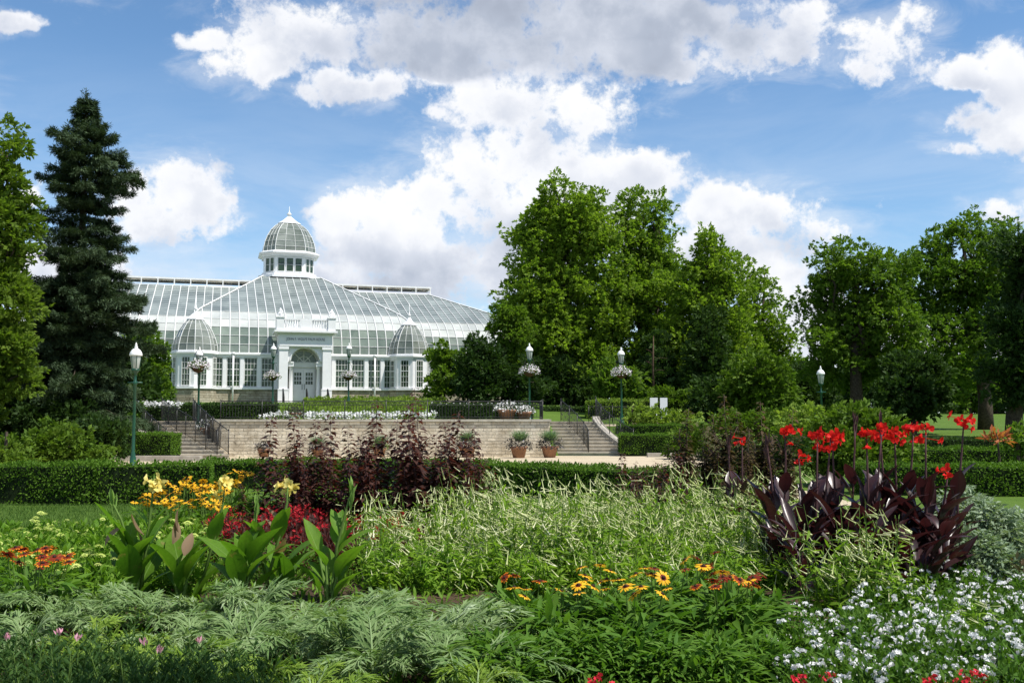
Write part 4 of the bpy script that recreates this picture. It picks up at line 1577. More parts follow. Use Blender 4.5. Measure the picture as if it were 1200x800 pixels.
hedge('dark shaded hedge beneath the tall trees behind the head of the right stairs', [(X(618, 60), 60), (X(704, 60), 60)], 1.2, .75, 'hedge_dark', .09, 420, base=1.5)  # low hedge whose dark leaves also stand in for the trees' shade here
railing('black iron railing in front of the lime green hedge', [(X(690, 52), 52, 1.42), (X(764, 52), 52, 1.42)], .78, .10, 12, False)

# flower bank on the terrace slope
def bank(name, label, cat, xr, yr, fn, h, dens, mat, ls, seed, fm=None, fd=0, fs=.1):
    rng = np.random.default_rng(seed)
    A = (xr[1] - xr[0]) * (yr[1] - yr[0])
    n = int(A * dens)
    P = np.stack([rng.uniform(*xr, n), rng.uniform(*yr, n)], 1)
    P = P[fn(P[:, 0], P[:, 1])]
    n = len(P)
    mound = h * (.55 + .45 * np.sin(P[:, 0] * 2.3 + P[:, 1]) * np.cos(P[:, 1] * 1.9))
    T = np.concatenate([P, (hgt(P[:, 0], P[:, 1]) + rng.random(n) * mound)[:, None]], 1)
    lm = LM()
    d = rng.normal(size=(n, 3)) * .7; d[:, 2] = np.abs(d[:, 2]) + .4
    lm.place(SPRIGS[seed % 4], frames(d, rng.normal(size=(n, 3)) * .6 + [0, -.2, 1], rng.uniform(ls * .7, ls * 1.3, n)), T)
    o = lm.build(name, M[mat])
    tag(o, label, cat, kind='stuff')
    if fm:
        k = rng.permutation(n)[:int(A * fd)]
        fl = LM()
        Tf = T[k].copy(); Tf[:, 2] = hgt(Tf[:, 0], Tf[:, 1]) + mound[k] + .02
        fl.place(SPRIGS[1], frames(rsph(len(k), rng), rng.normal(size=(len(k), 3)) * .5 + [0, -.3, 1], rng.uniform(fs * .7, fs * 1.3, len(k))), Tf)
        fl.build('flowers', M[fm], o)
    return o


bank('white_flower_bank', 'bank of white and blush flowers sloping behind the wall railing', 'flower bed', (X(300, 46), X(512, 46)), (43.4, 49.5),
     lambda x, y: (x > X(292, 46) + (y - 43.4) * .35) & (x < X(520, 46) - (y - 43.4) * .25), .34, 55, 'hedge_lime', .16, 6, 'white_fl', 40, .18)
bank('lime_foliage_bank', 'bank of yellow green foliage in front of the portico', 'flower bed', (X(325, 56), X(505, 56)), (50.2, 66),
     lambda x, y: (np.abs(x - X(420, 56)) < 5.5), .45, 40, 'hedge_lime', .20, 7)


# ------------------------------------------------------------------ trees
def tree(name, label, lobes, D, mat, trunk_px, cl=0.72, sp=46, ss=.36, bark='bark', seed=1, cat='tree', group=None, fine=SPRIGS, tr=.25, depth=.85, base=None, jag=.35, fork=.35, low=1.0):
    rng = np.random.default_rng(seed)
    bx = X(trunk_px, D)
    bz = gz_(bx, D) if base is None else base
    O = np.array([bx, D, bz])
    root = empty(name, O)
    tag(root, label, cat, group)
    lm = LM(); tk = MB()
    cents = []
    for lb in lobes:
        px, py, rx, ry = lb[:4]
        dd = lb[4] if len(lb) > 4 else rng.uniform(-.5, .5) * rx / ppm(D)
        py = 480 - (480 - py) * low
        C = np.array(at(px, py, D + dd)) - O
        R = np.array([rx, (rx + ry) / 2 * depth, ry]) / ppm(D)
        cents.append((C, R))
        area = 4 * math.pi * ((R[0] * R[1]) ** 1.6 / 3 + (R[0] * R[2]) ** 1.6 / 3 + (R[1] * R[2]) ** 1.6 / 3) ** (1 / 1.6)
        nc = max(5, int(area / (cl * cl) * .62))
        o = rsph(nc, rng)
        c = C + o * R * rng.uniform(.50, 1.0, (nc, 1)) + rng.normal(size=(nc, 3)) * jag * cl
        rad = cl * rng.uniform(.55, 1.1, nc)
        for k in range(nc):
            n = max(6, int(sp * (rad[k] / cl) ** 2))
            u = rsph(n, rng)
            T = c[k] + u * rad[k] * rng.uniform(.35, 1.0, (n, 1)) * [1.1, 1.1, .72]
            d = u * .8 + o[k] * .5 + rng.normal(size=(n, 3)) * .35 + [0, 0, .25]
            nn = u * .5 + rng.normal(size=(n, 3)) * .45 + [0, 0, .75]
            lm.place(fine[k % len(fine)], frames(d, nn, rng.uniform(ss * .7, ss * 1.25, n)), T)
    # trunk with limbs into every lobe
    top = max(c[2] for c, r in cents)
    zf = max(1.2, fork * top)
    cx = np.mean([c[0] for c, r in cents]); cy = np.mean([c[1] for c, r in cents])
    tp = [(0, 0, -.2), (0.05 * tr, 0, zf * .35), (cx * .15, cy * .1, zf), (cx * .5, cy * .5, (zf + top) / 2), (cx, cy, top)]
    tk.tube(tp, [tr * 1.25, tr, tr * .85, tr * .5, .04], 9)
    for c, r in cents:
        st = np.array(tp[2]) + (np.array(tp[3]) - np.array(tp[2])) * rng.uniform(0, .6) if c[2] > zf else np.array(tp[1]) * 1.0
        tk.tube(tube_path(st, c, 5, .04, -.03, rng), [tr * .42, tr * .33, tr * .25, tr * .16, .03], 6)
        for _ in range(3):
            q = c + rsph(1, rng)[0] * r * .8
            tk.tube(tube_path(c - (c - st) * .25, q, 4, .05, 0, rng), [tr * .18, tr * .13, tr * .08, .02], 5)
    tk.build('trunk', M[bark], root)
    lm.build('crown', M[mat], root)
    return root


GM = 'tall trees right of the glasshouse'
tree('cottonwood_tree', 'tallest leafy tree, just right of the glasshouse, with a ragged bright crown',
     [(657, 226, 34, 26), (642, 262, 40, 30), (612, 272, 24, 15), (668, 260, 44, 34), (636, 305, 36, 28), (660, 330, 48, 40), (692, 250, 22, 40), (700, 300, 32, 44), (628, 350, 34, 26), (655, 385, 56, 36), (698, 372, 40, 46), (608, 372, 26, 22), (640, 425, 44, 30), (690, 430, 40, 30), (602, 340, 14, 10)],
     68, 'tree_a', 668, seed=3, tr=.42, group=GM, sp=25, ss=.38, cl=.62, jag=.6, low=.945)
tree('cottonwood_tree', 'twin topped leafy tree in the middle of the tall group',
     [(740, 236, 15, 24), (736, 272, 22, 28), (770, 240, 13, 22), (768, 275, 26, 30), (760, 315, 42, 36), (735, 340, 34, 36), (778, 350, 34, 42), (745, 395, 46, 40), (785, 410, 34, 36), (735, 440, 44, 28)],
     70, 'tree_a', 752, seed=4, tr=.38, group=GM, sp=25, ss=.38, cl=.62, jag=.6, low=.945)
tree('cottonwood_tree', 'pointed leafy tree at the right of the tall group',
     [(836, 278, 14, 20), (834, 305, 26, 26), (812, 330, 24, 30), (852, 335, 26, 32), (832, 370, 44, 40), (805, 400, 36, 40), (850, 410, 38, 38), (825, 445, 44, 26)],
     66, 'tree_a', 830, seed=5, tr=.34, group=GM, sp=27, ss=.38, cl=.62, jag=.6, low=.945)
tree('open_crowned_tree', 'loose airy tree sloping down at the right end of the tall group',
     [(878, 322, 20, 16), (888, 352, 26, 24), (872, 385, 30, 30), (902, 388, 22, 26), (908, 425, 26, 26), (925, 405, 13, 15), (880, 430, 30, 28), (928, 440, 14, 20)],
     74, 'tree_a', 892, sp=24, seed=6, tr=.25)
tree('shade_tree', 'feathery lower tree overlapping the right end of the glass roof',
     [(598, 370, 16, 14), (586, 388, 10, 10), (604, 398, 20, 18), (594, 424, 20, 18)], 64, 'tree_b', 592, seed=7, tr=.2, cl=.6, ss=.34)
tree('shade_tree', 'dark dense tree hiding the right end of the glasshouse',
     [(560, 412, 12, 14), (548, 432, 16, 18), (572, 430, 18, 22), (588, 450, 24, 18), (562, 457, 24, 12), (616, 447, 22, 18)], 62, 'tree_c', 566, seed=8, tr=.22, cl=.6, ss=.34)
tree('small_tree', 'small green tree at the corner of the right pavilion', [(518, 418, 13, 14), (524, 440, 16, 16), (516, 458, 12, 11)], 66, 'tree_b', 520, cl=.6, ss=.4, seed=9, tr=.12)
tree('small_tree', 'small green tree between the spruce and the left pavilion', [(176, 402, 12, 14), (180, 428, 17, 22), (172, 452, 16, 16), (190, 455, 10, 12)], 60, 'tree_b', 178, cl=.6, ss=.4, seed=10, tr=.12)

GR = 'park trees at the right'
tree('maple_tree', 'broad round maple at the left of the right hand park trees',
     [(968, 305, 22, 22), (1005, 302, 36, 22), (1035, 322, 34, 32), (965, 345, 22, 30), (1000, 345, 42, 36), (1045, 365, 34, 36), (968, 385, 26, 26), (1005, 400, 50, 36), (1040, 420, 40, 36), (985, 430, 40, 26)],
     60, 'tree_b', 1004, seed=12, tr=.4, group=GR, sp=32, jag=.5, low=.95)
tree('maple_tree', 'taller open topped maple second from the right edge',
     [(1105, 276, 15, 15), (1138, 262, 28, 16), (1170, 268, 24, 20), (1092, 305, 30, 24), (1130, 305, 40, 30), (1170, 310, 36, 34), (1080, 345, 30, 34), (1120, 355, 46, 40), (1165, 365, 40, 40), (1095, 400, 40, 36), (1140, 420, 46, 34)],
     64, 'tree_b', 1155, seed=13, tr=.42, group=GR, sp=26, jag=.6, low=.965)
tree('maple_tree', 'dark shaded maple cut off by the right edge of the photo',
     [(1205, 300, 34, 36), (1225, 350, 50, 50), (1190, 395, 36, 36), (1225, 430, 50, 40), (1180, 445, 30, 26), (1260, 300, 50, 60), (1270, 400, 60, 60)],
     50, 'tree_c', 1188, seed=14, tr=.4, group=GR)  # shade of the backlit crown is put into the darker leaf colour
tree('small_tree', 'small round low tree on the lawn beneath the park trees', [(1068, 430, 22, 16), (1058, 455, 26, 22), (1084, 455, 24, 22), (1070, 478, 26, 10)], 55, 'tree_c', 1070, cl=.6, ss=.4, seed=15, tr=.14)

tree('deciduous_tree', 'light green leafy tree cut off by the left edge beside the spruce',
     [(8, 158, 20, 20), (2, 200, 28, 30), (-15, 240, 40, 36), (14, 265, 22, 30), (-10, 310, 40, 36), (8, 350, 24, 28), (10, 395, 28, 30), (-20, 390, 40, 40), (0, 435, 38, 28), (-30, 450, 40, 30)],
     37, 'tree_lime', -16, low=.935, cl=.55, sp=40, ss=.30, seed=16, tr=.28)

# dark undergrowth beneath the tall trees
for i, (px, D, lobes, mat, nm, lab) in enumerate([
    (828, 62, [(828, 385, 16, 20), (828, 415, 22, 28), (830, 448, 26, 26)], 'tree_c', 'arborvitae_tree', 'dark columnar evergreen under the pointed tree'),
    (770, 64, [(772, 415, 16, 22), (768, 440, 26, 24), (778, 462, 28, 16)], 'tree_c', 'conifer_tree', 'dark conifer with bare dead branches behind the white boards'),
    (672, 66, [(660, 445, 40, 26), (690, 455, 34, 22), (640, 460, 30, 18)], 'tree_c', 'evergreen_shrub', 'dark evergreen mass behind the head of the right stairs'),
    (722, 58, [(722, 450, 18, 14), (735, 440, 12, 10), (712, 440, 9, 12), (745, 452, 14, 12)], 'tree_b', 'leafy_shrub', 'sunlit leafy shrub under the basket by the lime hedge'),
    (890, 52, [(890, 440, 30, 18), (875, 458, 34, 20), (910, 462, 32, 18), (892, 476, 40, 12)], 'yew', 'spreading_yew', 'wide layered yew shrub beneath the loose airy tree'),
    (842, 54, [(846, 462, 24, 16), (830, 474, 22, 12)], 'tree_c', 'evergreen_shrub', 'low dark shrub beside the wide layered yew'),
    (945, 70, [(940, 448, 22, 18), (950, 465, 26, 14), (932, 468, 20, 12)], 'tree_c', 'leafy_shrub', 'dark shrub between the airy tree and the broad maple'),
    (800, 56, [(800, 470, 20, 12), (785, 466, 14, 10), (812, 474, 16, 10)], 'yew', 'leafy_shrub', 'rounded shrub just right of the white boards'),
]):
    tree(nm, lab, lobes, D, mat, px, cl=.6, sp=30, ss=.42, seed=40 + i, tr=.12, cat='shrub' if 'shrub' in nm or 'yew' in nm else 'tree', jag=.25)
dw = MB()
for k in range(2):
    z0 = 2.6 + k * .7
    dw.tube([(0, 0, z0), (.3 + .1 * (k % 3), -.2, z0 + .1), (.6 + .2 * (k % 2), -.3, z0 + .05)], [.025, .018, .006], 5)
    dw.tube([(0, 0, z0 + .3), (-.2, -.2, z0 + .5), (-.45, -.3, z0 + .6)], [.022, .015, .006], 5)
dw.tube([(0, 0, -.2), (0, 0, 3.2), (.05, 0, 4.7)], [.08, .06, .02], 8)
o = dw.build('dead_tree', M['deadwood'], None, (X(766, 58), 58, gz_(X(766, 58), 58)))
tag(o, 'bare dead tree with reddish broken branches under the tall trees', 'dead tree')


# ------------------------------------------------------------------ spruce
def spruce(label, px, D, H, prof, seed, mat='spruce', nb=52, base=None):
    rng = np.random.default_rng(seed)
    x = X(px, D); zb = gz_(x, D) if base is None else base
    NS = [sprig(12, .19, .8, q + 60, (.35, .65)) for q in range(3)]
    root = empty('spruce_tree', (x, D, zb))
    tag(root, label, 'tree')
    lm = LM(); tk = MB()
    tk.tube([(0, 0, -.2), (0, 0, H * .5), (0, 0, H * .985)], [.30, .17, .02], 9)
    zz = 0.4
    lev = 0
    while zz < H * .985:
        f = 1 - zz / H                       # 0 at tip
        r = float(np.interp(f, [p[0] for p in prof], [p[1] for p in prof]))
        m = max(4, int(4 + r * (3.6 if f > .48 else 2.0)))
        ph = rng.random() * 6.28
        for k in range(m):
            a = ph + 2 * math.pi * k / m + rng.normal() * .18
            L = r * rng.choice([rng.uniform(.45, .85), rng.uniform(.85, 1.25)])
            L *= 1 + .22 * math.sin(a * 2 + zz * 1.3)
            out = np.array([math.cos(a), math.sin(a), 0])
            z1 = zz + rng.normal() * .08
            drop = .02 + .42 * f
            pts = []
            for i in range(6):
                t = i / 5
                pts.append(out * L * t + np.array([0, 0, z1 - drop * L * (t ** 1.1) * 1.1 + .30 * L * max(0, t - .6) ** 1.3]))
            tk.tube(pts, [.035, .03, .024, .018, .012, .006], 4, cap=False)
            n = int(20 + 58 * L)
            t = rng.uniform(.12, 1.03, n) ** .8
            P = np.stack([np.interp(t, np.linspace(0, 1, 6), np.array(pts)[:, j]) for j in range(3)], 1)
            side = np.array([-out[1], out[0], 0])
            sg = rng.choice([-1, 1], n)
            wdt = .26 * L * (1.05 - t) + .10
            q = side[None] * (sg * rng.random(n) * wdt)[:, None]
            T = P + q + np.stack([np.zeros(n), np.zeros(n), -rng.random(n) * .22 * (.4 + L * .3)], 1)
            d = out[None] * .9 + side[None] * (sg * .8)[:, None] + rng.normal(size=(n, 3)) * .35 + [0, 0, -.15]
            nn = rng.normal(size=(n, 3)) * .4 + [0, 0, 1.]
            lm.place(NS[k % 3], frames(d, nn, rng.uniform(.22, .40, n)), T)
        zz += max(.2, (.34 if f > .48 else .52) * (.45 + r * .20)) * rng.uniform(.7, 1.35)
        lev += 1
    # tip leader
    n = 30
    lm.place(NS[0], frames(rng.normal(size=(n, 3)) * .5 + [0, 0, 1], rsph(n, rng), np.full(n, .25)), np.stack([rng.normal(size=n) * .06, rng.normal(size=n) * .06, H - rng.random(n) * .6], 1))
    tk.build('trunk', M['bark'], root)
    lm.build('crown', M[mat], root)


spruce('tall dark blue green spruce standing left of the glasshouse', 89, 42, 15.05,
       [(0, .04), (.04, .38), (.075, .70), (.12, .95), (.15, 1.5), (.20, 1.55), (.25, 2.0), (.30, 1.5), (.38, 1.6), (.44, 1.9), (.48, 1.7), (.52, 2.1), (.65, 2.4), (.8, 2.5), (.9, 2.4), (1, 2.1)], 21)

# shrubs on the left bank and around the bed
for i, (px, D, lobes, mat, nm, lab) in enumerate([
    (62, 32, [(40, 528, 34, 22), (72, 522, 36, 20), (100, 532, 30, 18), (60, 545, 60, 12), (15, 535, 26, 16)], 'yew', 'leafy_shrub', 'broad light green shrub behind the left hedge'),
    (118, 35.5, [(112, 505, 22, 14), (132, 512, 16, 14), (122, 524, 24, 14)], 'tree_c', 'evergreen_shrub', 'dark rounded evergreen between the light shrub and the lamp post'),
    (18, 40, [(10, 495, 40, 24), (50, 490, 34, 22), (85, 492, 26, 16), (-30, 490, 40, 40)], 'tree_c', 'evergreen_shrub', 'dark evergreen mass under the spruce at the left edge'),
    (140, 44, [(140, 485, 18, 9), (125, 482, 18, 12)], 'hedge', 'leafy_shrub', 'low green shrub at the top of the left bank by the stair railing'),
    (8, 30, [(0, 530, 16, 12), (16, 540, 14, 8)], 'yew', 'leafy_shrub', 'low grassy green shrub at the far left edge'),
    (738, 49, [(742, 491, 16, 5), (770, 493, 18, 5), (795, 490, 14, 5)], 'hedge_lime', 'rose_bush', 'pale green rose bushes above the clipped hedge tiers'),
    (796, 39, [(806, 512, 13, 12), (800, 522, 11, 12)], 'yew', 'leafy_shrub', 'bright rounded shrub at the right end of the hedge tiers'),
    (868, 38, [(860, 500, 30, 14), (890, 498, 24, 12), (915, 505, 20, 12)], 'yew', 'leafy_shrub', 'mid green shrub behind the bronze canes'),
    (1000, 24, [(1000, 500, 36, 20), (978, 520, 30, 22), (1028, 512, 28, 24), (1000, 535, 50, 22), (955, 530, 22, 18), (1050, 520, 16, 14)], 'yew', 'spreading_yew', 'wide feathery green yew behind the red cannas'),
    (940, 34, [(935, 490, 22, 10), (955, 494, 18, 9)], 'hedge_lime', 'leafy_shrub', 'pale green shrub at the foot of the lawn lamp post'),
    (905, 22, [(890, 540, 24, 20), (925, 535, 22, 22), (865, 545, 18, 16)], 'tree_c', 'leafy_shrub', 'dark green shrub in shade behind the flowering tobacco'),
    (1192, 26, [(1192, 520, 14, 16), (1215, 510, 20, 24), (1196, 540, 14, 10)], 'tree_b', 'leafy_shrub', 'shaded shrub cut off at the right edge beside the orange leaves'),
]):
    big = D < 30
    tree(nm, lab, lobes, D, mat, px, cl=.22 + .006 * D, sp=30, ss=.10 + .0052 * D, seed=70 + i, tr=.05, cat='shrub', jag=.25, base=None)

# thin young trunk at the right edge with orange leaves
yb = MB(); yb.tube([(0, 0, -.1), (.01, 0, 1.0), (-.02, 0, 2.6)], [.06, .05, .035], 8)
xr_ = X(1176, 27)
# far wood
rng = np.random.default_rng(99)
for i in range(21):
    px = 800 + i * 34 + rng.uniform(-8, 8)
    D = 120 + rng.uniform(-10, 22)
    h = rng.uniform(430, 452)
    mat = ['tree_c', 'tree_b'][i % 3 == 1]
    tree('distant_tree', 'dark distant tree in the row closing the far lawn', [(px, h, 22, 20), (px - 12, h + 18, 22, 18), (px + 14, h + 20, 22, 16), (px, h + 32, 26, 14)], D, mat, px, cl=1.6, sp=22, ss=1.0, seed=200 + i, tr=.35, group='row of distant trees', fork=.2)
rng = np.random.default_rng(98)
for i in range(7):
    px = -60 + i * 34 + rng.uniform(-8, 8)
    D = 56 + rng.uniform(-4, 6)
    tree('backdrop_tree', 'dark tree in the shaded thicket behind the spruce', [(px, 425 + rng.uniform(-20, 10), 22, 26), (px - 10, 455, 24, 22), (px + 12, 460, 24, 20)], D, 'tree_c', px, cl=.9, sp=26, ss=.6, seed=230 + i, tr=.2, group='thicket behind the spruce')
# white boards by the lime hedge
for k, (px, wd) in enumerate(((766.5, .40), (778.0, .38))):
    D = 52 + k * .15
    b = MB()
    x = X(px, D); z = gz_(x, D)
    t = 2.67 - z
    b.box((-wd / 2, -.02, t - .7), (wd / 2, .02, t), 0)
    b.box((-wd / 2 + .03, .022, -.05), (-wd / 2 + .08, .06, t - .06), 0); b.box((wd / 2 - .08, .022, -.05), (wd / 2 - .03, .06, t - .06), 0)
    o = b.build('notice_board', M['white'], None, (x, D, z))
    tag(o, ['wider left one of two white boards beside the lime hedge', 'narrower right one of two white boards beside the lime hedge'][k], 'board', 'white boards')

# ------------------------------------------------------------------ foreground planting
M['canna_leaf'] = leafmat('canna_leaf', (0.060, 0.150, 0.014), (0.135, 0.25, 0.024), 0.40, rough=0.5, spec=.16, patch=3.0, spots=(0.24, 0.17, 0.07))
M['canna_rib'] = leafmat('canna_rib', (0.16, 0.27, 0.06), (0.20, 0.32, 0.08), 0.3)
M['canna_dark'] = leafmat('canna_dark_leaf', (0.017, 0.009, 0.010), (0.042, 0.020, 0.021), 0.12, (0.16, .03, .03), rough=0.32, spec=.45, c3=(0.06, 0.03, 0.025), patch=3.0, spots=(0.05, 0.04, 0.03))
M['canna_dark_rib'] = leafmat('canna_dark_rib', (0.07, 0.03, 0.035), (0.10, 0.04, 0.045), 0.1, rough=.35)
M['withered'] = leafmat('withered_leaf', (0.20, 0.13, 0.08), (0.30, 0.21, 0.13), 0.3)
M['stem'] = leafmat('green_stem', (0.09, 0.16, 0.03), (0.13, 0.21, 0.05), 0.15)
M['stem_dark'] = leafmat('dark_stem', (0.07, 0.035, 0.04), (0.11, 0.06, 0.06), 0.05)
M['yellow_pet'] = leafmat('yellow_petal', (0.78, 0.60, 0.10), (0.86, 0.78, 0.34), 0.35, (0.9, 0.75, 0.2), .5)
M['red_pet'] = leafmat('scarlet_petal', (0.55, 0.010, 0.012), (0.78, 0.030, 0.018), 0.35, (0.9, 0.03, 0.02), .5)
M['rud_yellow'] = leafmat('golden_petal', (0.74, 0.36, 0.015), (0.82, 0.50, 0.03), 0.25, (0.9, 0.5, 0.02), .5)
M['rud_orange'] = leafmat('orange_petal', (0.55, 0.14, 0.010), (0.72, 0.25, 0.015), 0.25, (0.9, 0.25, 0.02), .5)
M['rud_maroon'] = leafmat('maroon_petal', (0.13, 0.016, 0.010), (0.24, 0.035, 0.015), 0.2, (0.4, 0.03, 0.01), .5)
M['cone'] = plain('flower_cone', (0.035, 0.018, 0.012), .8, .2, var=.3, scale=60)
M['rud_leaf'] = leafmat('coneflower_leaf', (0.055, 0.135, 0.016), (0.12, 0.22, 0.028), 0.33)
M['nic_leaf'] = leafmat('tobacco_leaf', (0.100, 0.205, 0.018), (0.215, 0.33, 0.034), 0.42, patch=4.0)
M['nic_tube'] = leafmat('tobacco_flower', (0.38, 0.48, 0.12), (0.80, 0.80, 0.50), 0.25, (0.8, 0.8, 0.4), .6, c3=(0.88, 0.88, 0.76), p3=.2)
M['cardoon'] = leafmat('cardoon_leaf', (0.098, 0.182, 0.050), (0.225, 0.305, 0.135), 0.28, rough=.6, c3=(0.38, 0.45, 0.32), p3=.16, patch=3.0)
M['cardoon_rib'] = leafmat('cardoon_rib', (0.18, 0.27, 0.11), (0.27, 0.35, 0.18), 0.1)
M['cardoon_low'] = leafmat('cardoon_low_leaf', (0.12, 0.22, 0.03), (0.27, 0.36, 0.06), 0.35)
M['pentas_leaf'] = leafmat('bedding_leaf', (0.038, 0.100, 0.012), (0.100, 0.185, 0.022), 0.32)
M['zinnia_leaf'] = leafmat('zinnia_leaf', (0.080, 0.175, 0.016), (0.155, 0.265, 0.028), 0.35)
M['lime_pet'] = leafmat('lime_petal', (0.50, 0.60, 0.10), (0.70, 0.76, 0.30), 0.25, (0.7, 0.8, 0.2), .5)
M['salvia_red'] = leafmat('red_bract', (0.30, 0.008, 0.018), (0.50, 0.03, 0.035), 0.2, (0.6, 0.03, 0.03), .5)
M['pentas_red'] = leafmat('crimson_petal', (0.48, 0.012, 0.03), (0.70, 0.05, 0.07), 0.25, (0.8, 0.04, 0.05), .5)
M['coleus'] = leafmat('dark_bedding_leaf', (0.035, 0.016, 0.014), (0.075, 0.03, 0.022), 0.2, (0.3, .05, .03), c3=(0.16, 0.05, 0.02), p3=.08)
M['ninebark'] = leafmat('ninebark_leaf', (0.032, 0.017, 0.015), (0.085, 0.042, 0.032), 0.22, (0.30, 0.06, 0.03), rough=.4, c3=(0.11, 0.055, 0.04), p3=.08)
M['artemisia'] = leafmat('artemisia_leaf', (0.12, 0.185, 0.10), (0.33, 0.40, 0.28), 0.2, rough=.65)
M['feather'] = leafmat('feathery_leaf', (0.03, 0.075, 0.018), (0.065, 0.125, 0.03), 0.25)
M['pink_bud'] = leafmat('pink_bud', (0.55, 0.22, 0.34), (0.70, 0.42, 0.48), 0.25)
M['orange_leaf'] = leafmat('copper_leaf', (0.30, 0.07, 0.035), (0.42, 0.16, 0.06), 0.35)


class Kind:
    """a set of built prototypes; the first use of one moves it, later uses copy it"""
    def __init__(self, protos):
        self.p = protos
        self.used = [False] * len(protos)

    def place(self, i, x, y, rz=0, sc=1.0, label=None, cat=None, group=None, dz=0.0, tilt=None):
        i = i % len(self.p)
        o = self.p[i] if not self.used[i] else copy_tree(self.p[i])
        self.used[i] = True
        o.location = (x, y, gz_(x, y) + dz)
        o.rotation_euler = (tilt[0] if tilt else 0, tilt[1] if tilt else 0, rz)
        o.scale = (sc, sc, sc)
        tag(o, label, cat, group)
        return o

    def drop_unused(self):
        for o, u in zip(self.p, self.used):
            if not u:
                for c in list(o.children_recursive): bpy.data.objects.remove(c)
                bpy.data.objects.remove(o)


def unit(v):
    v = np.asarray(v, float)
    return v / max(np.linalg.norm(v), 1e-9)


# ---- canna
def big_leaf(w, segs, bend, fold, curl=0.0):
    """broad canna leaf with pale rib, unit length"""
    V, F = leaf_tpl(w, segs, bend, fold, .42, .03, 0.012)
    mt = np.zeros(len(F), int)
    n = segs + 1
    rv, rf = [], []
    for i in range(n):
        t = i / segs
        hw_ = .012 * (1 - t * .8)
        c = V[i * 3 + 1]
        rv += [(-hw_, c[1], c[2] + .006), (hw_, c[1], c[2] + .006)]
    for i in range(segs):
        rf.append((2 * i, 2 * i + 1, 2 * i + 3, 2 * i + 2))
    V2 = np.concatenate([V, np.array(rv)])
    F2 = np.concatenate([F, np.array(rf) + len(V)])
    return V2, F2, np.concatenate([mt, np.ones(len(rf), int)])


BIGS = [big_leaf(w, 8, b, f) for w, b, f in ((.26, .25, .24), (.30, .50, .16), (.22, .10, .34))]
BIGL = [big_leaf(w, 8, b, f) for w, b, f in ((.44, .18, .20), (.48, .32, .16), (.40, .10, .28), (.46, .45, .12))]


def canna_flower(fmat, n, size, seed, budmat):
    rng = np.random.default_rng(seed)
    fl = LM(); pet = leaf_tpl(.85, 4, .38, .16, .62, .6, .09)
    for k in range(n):
        c = np.array([rng.normal() * size * .75, rng.normal() * size * .75, rng.uniform(-1.0, 1.2) * size])
        fl.tube([(0, 0, -size * 1.1), (0, 0, c[2] * .6), tuple(c)], [.006, .005, .004], 4)
        ax = unit(np.array([c[0], c[1], .25 * size]) + rng.normal(size=3) * .3 * size)
        m = 4
        for j in range(m):
            a = 2 * math.pi * j / m + rng.random()
            u = unit(np.cross(ax, [.3, .5, .8])); v = np.cross(ax, u)
            d = unit(ax * rng.uniform(.35, 1.1) + (u * math.cos(a) + v * math.sin(a)) * .7 + rng.normal(size=3) * .2)
            fl.place(pet, frames(d[None], (ax + rng.normal(size=3) * .25)[None], np.array([size * rng.uniform(.62, .95)])), c[None])
    bd = LM(); bt = leaf_tpl(.22, 3, .1, .5)
    for k in range(7):
        d = unit([rng.normal() * .4, rng.normal() * .4, 1])
        bd.place(bt, frames(d[None], rsph(1, rng), np.array([size * rng.uniform(.5, .9)])), np.array([[rng.normal() * .2 * size, rng.normal() * .2 * size, size * rng.uniform(-.7, .5)]]))
    return fl.mesh('flower', M[fmat], True), bd.mesh('buds', M[budmat])


CFY = [canna_flower('yellow_pet', 8, .072, s, 'stem') for s in (1, 2)]
CFR = [canna_flower('red_pet', n_, z_, s, 'canna_dark_rib') for s, n_, z_ in ((3, 7, .062), (4, 5, .060), (5, 8, .064))]
CFR1 = [canna_flower('red_pet', 4, .058, s, 'canna_dark_rib') for s in (6,)]


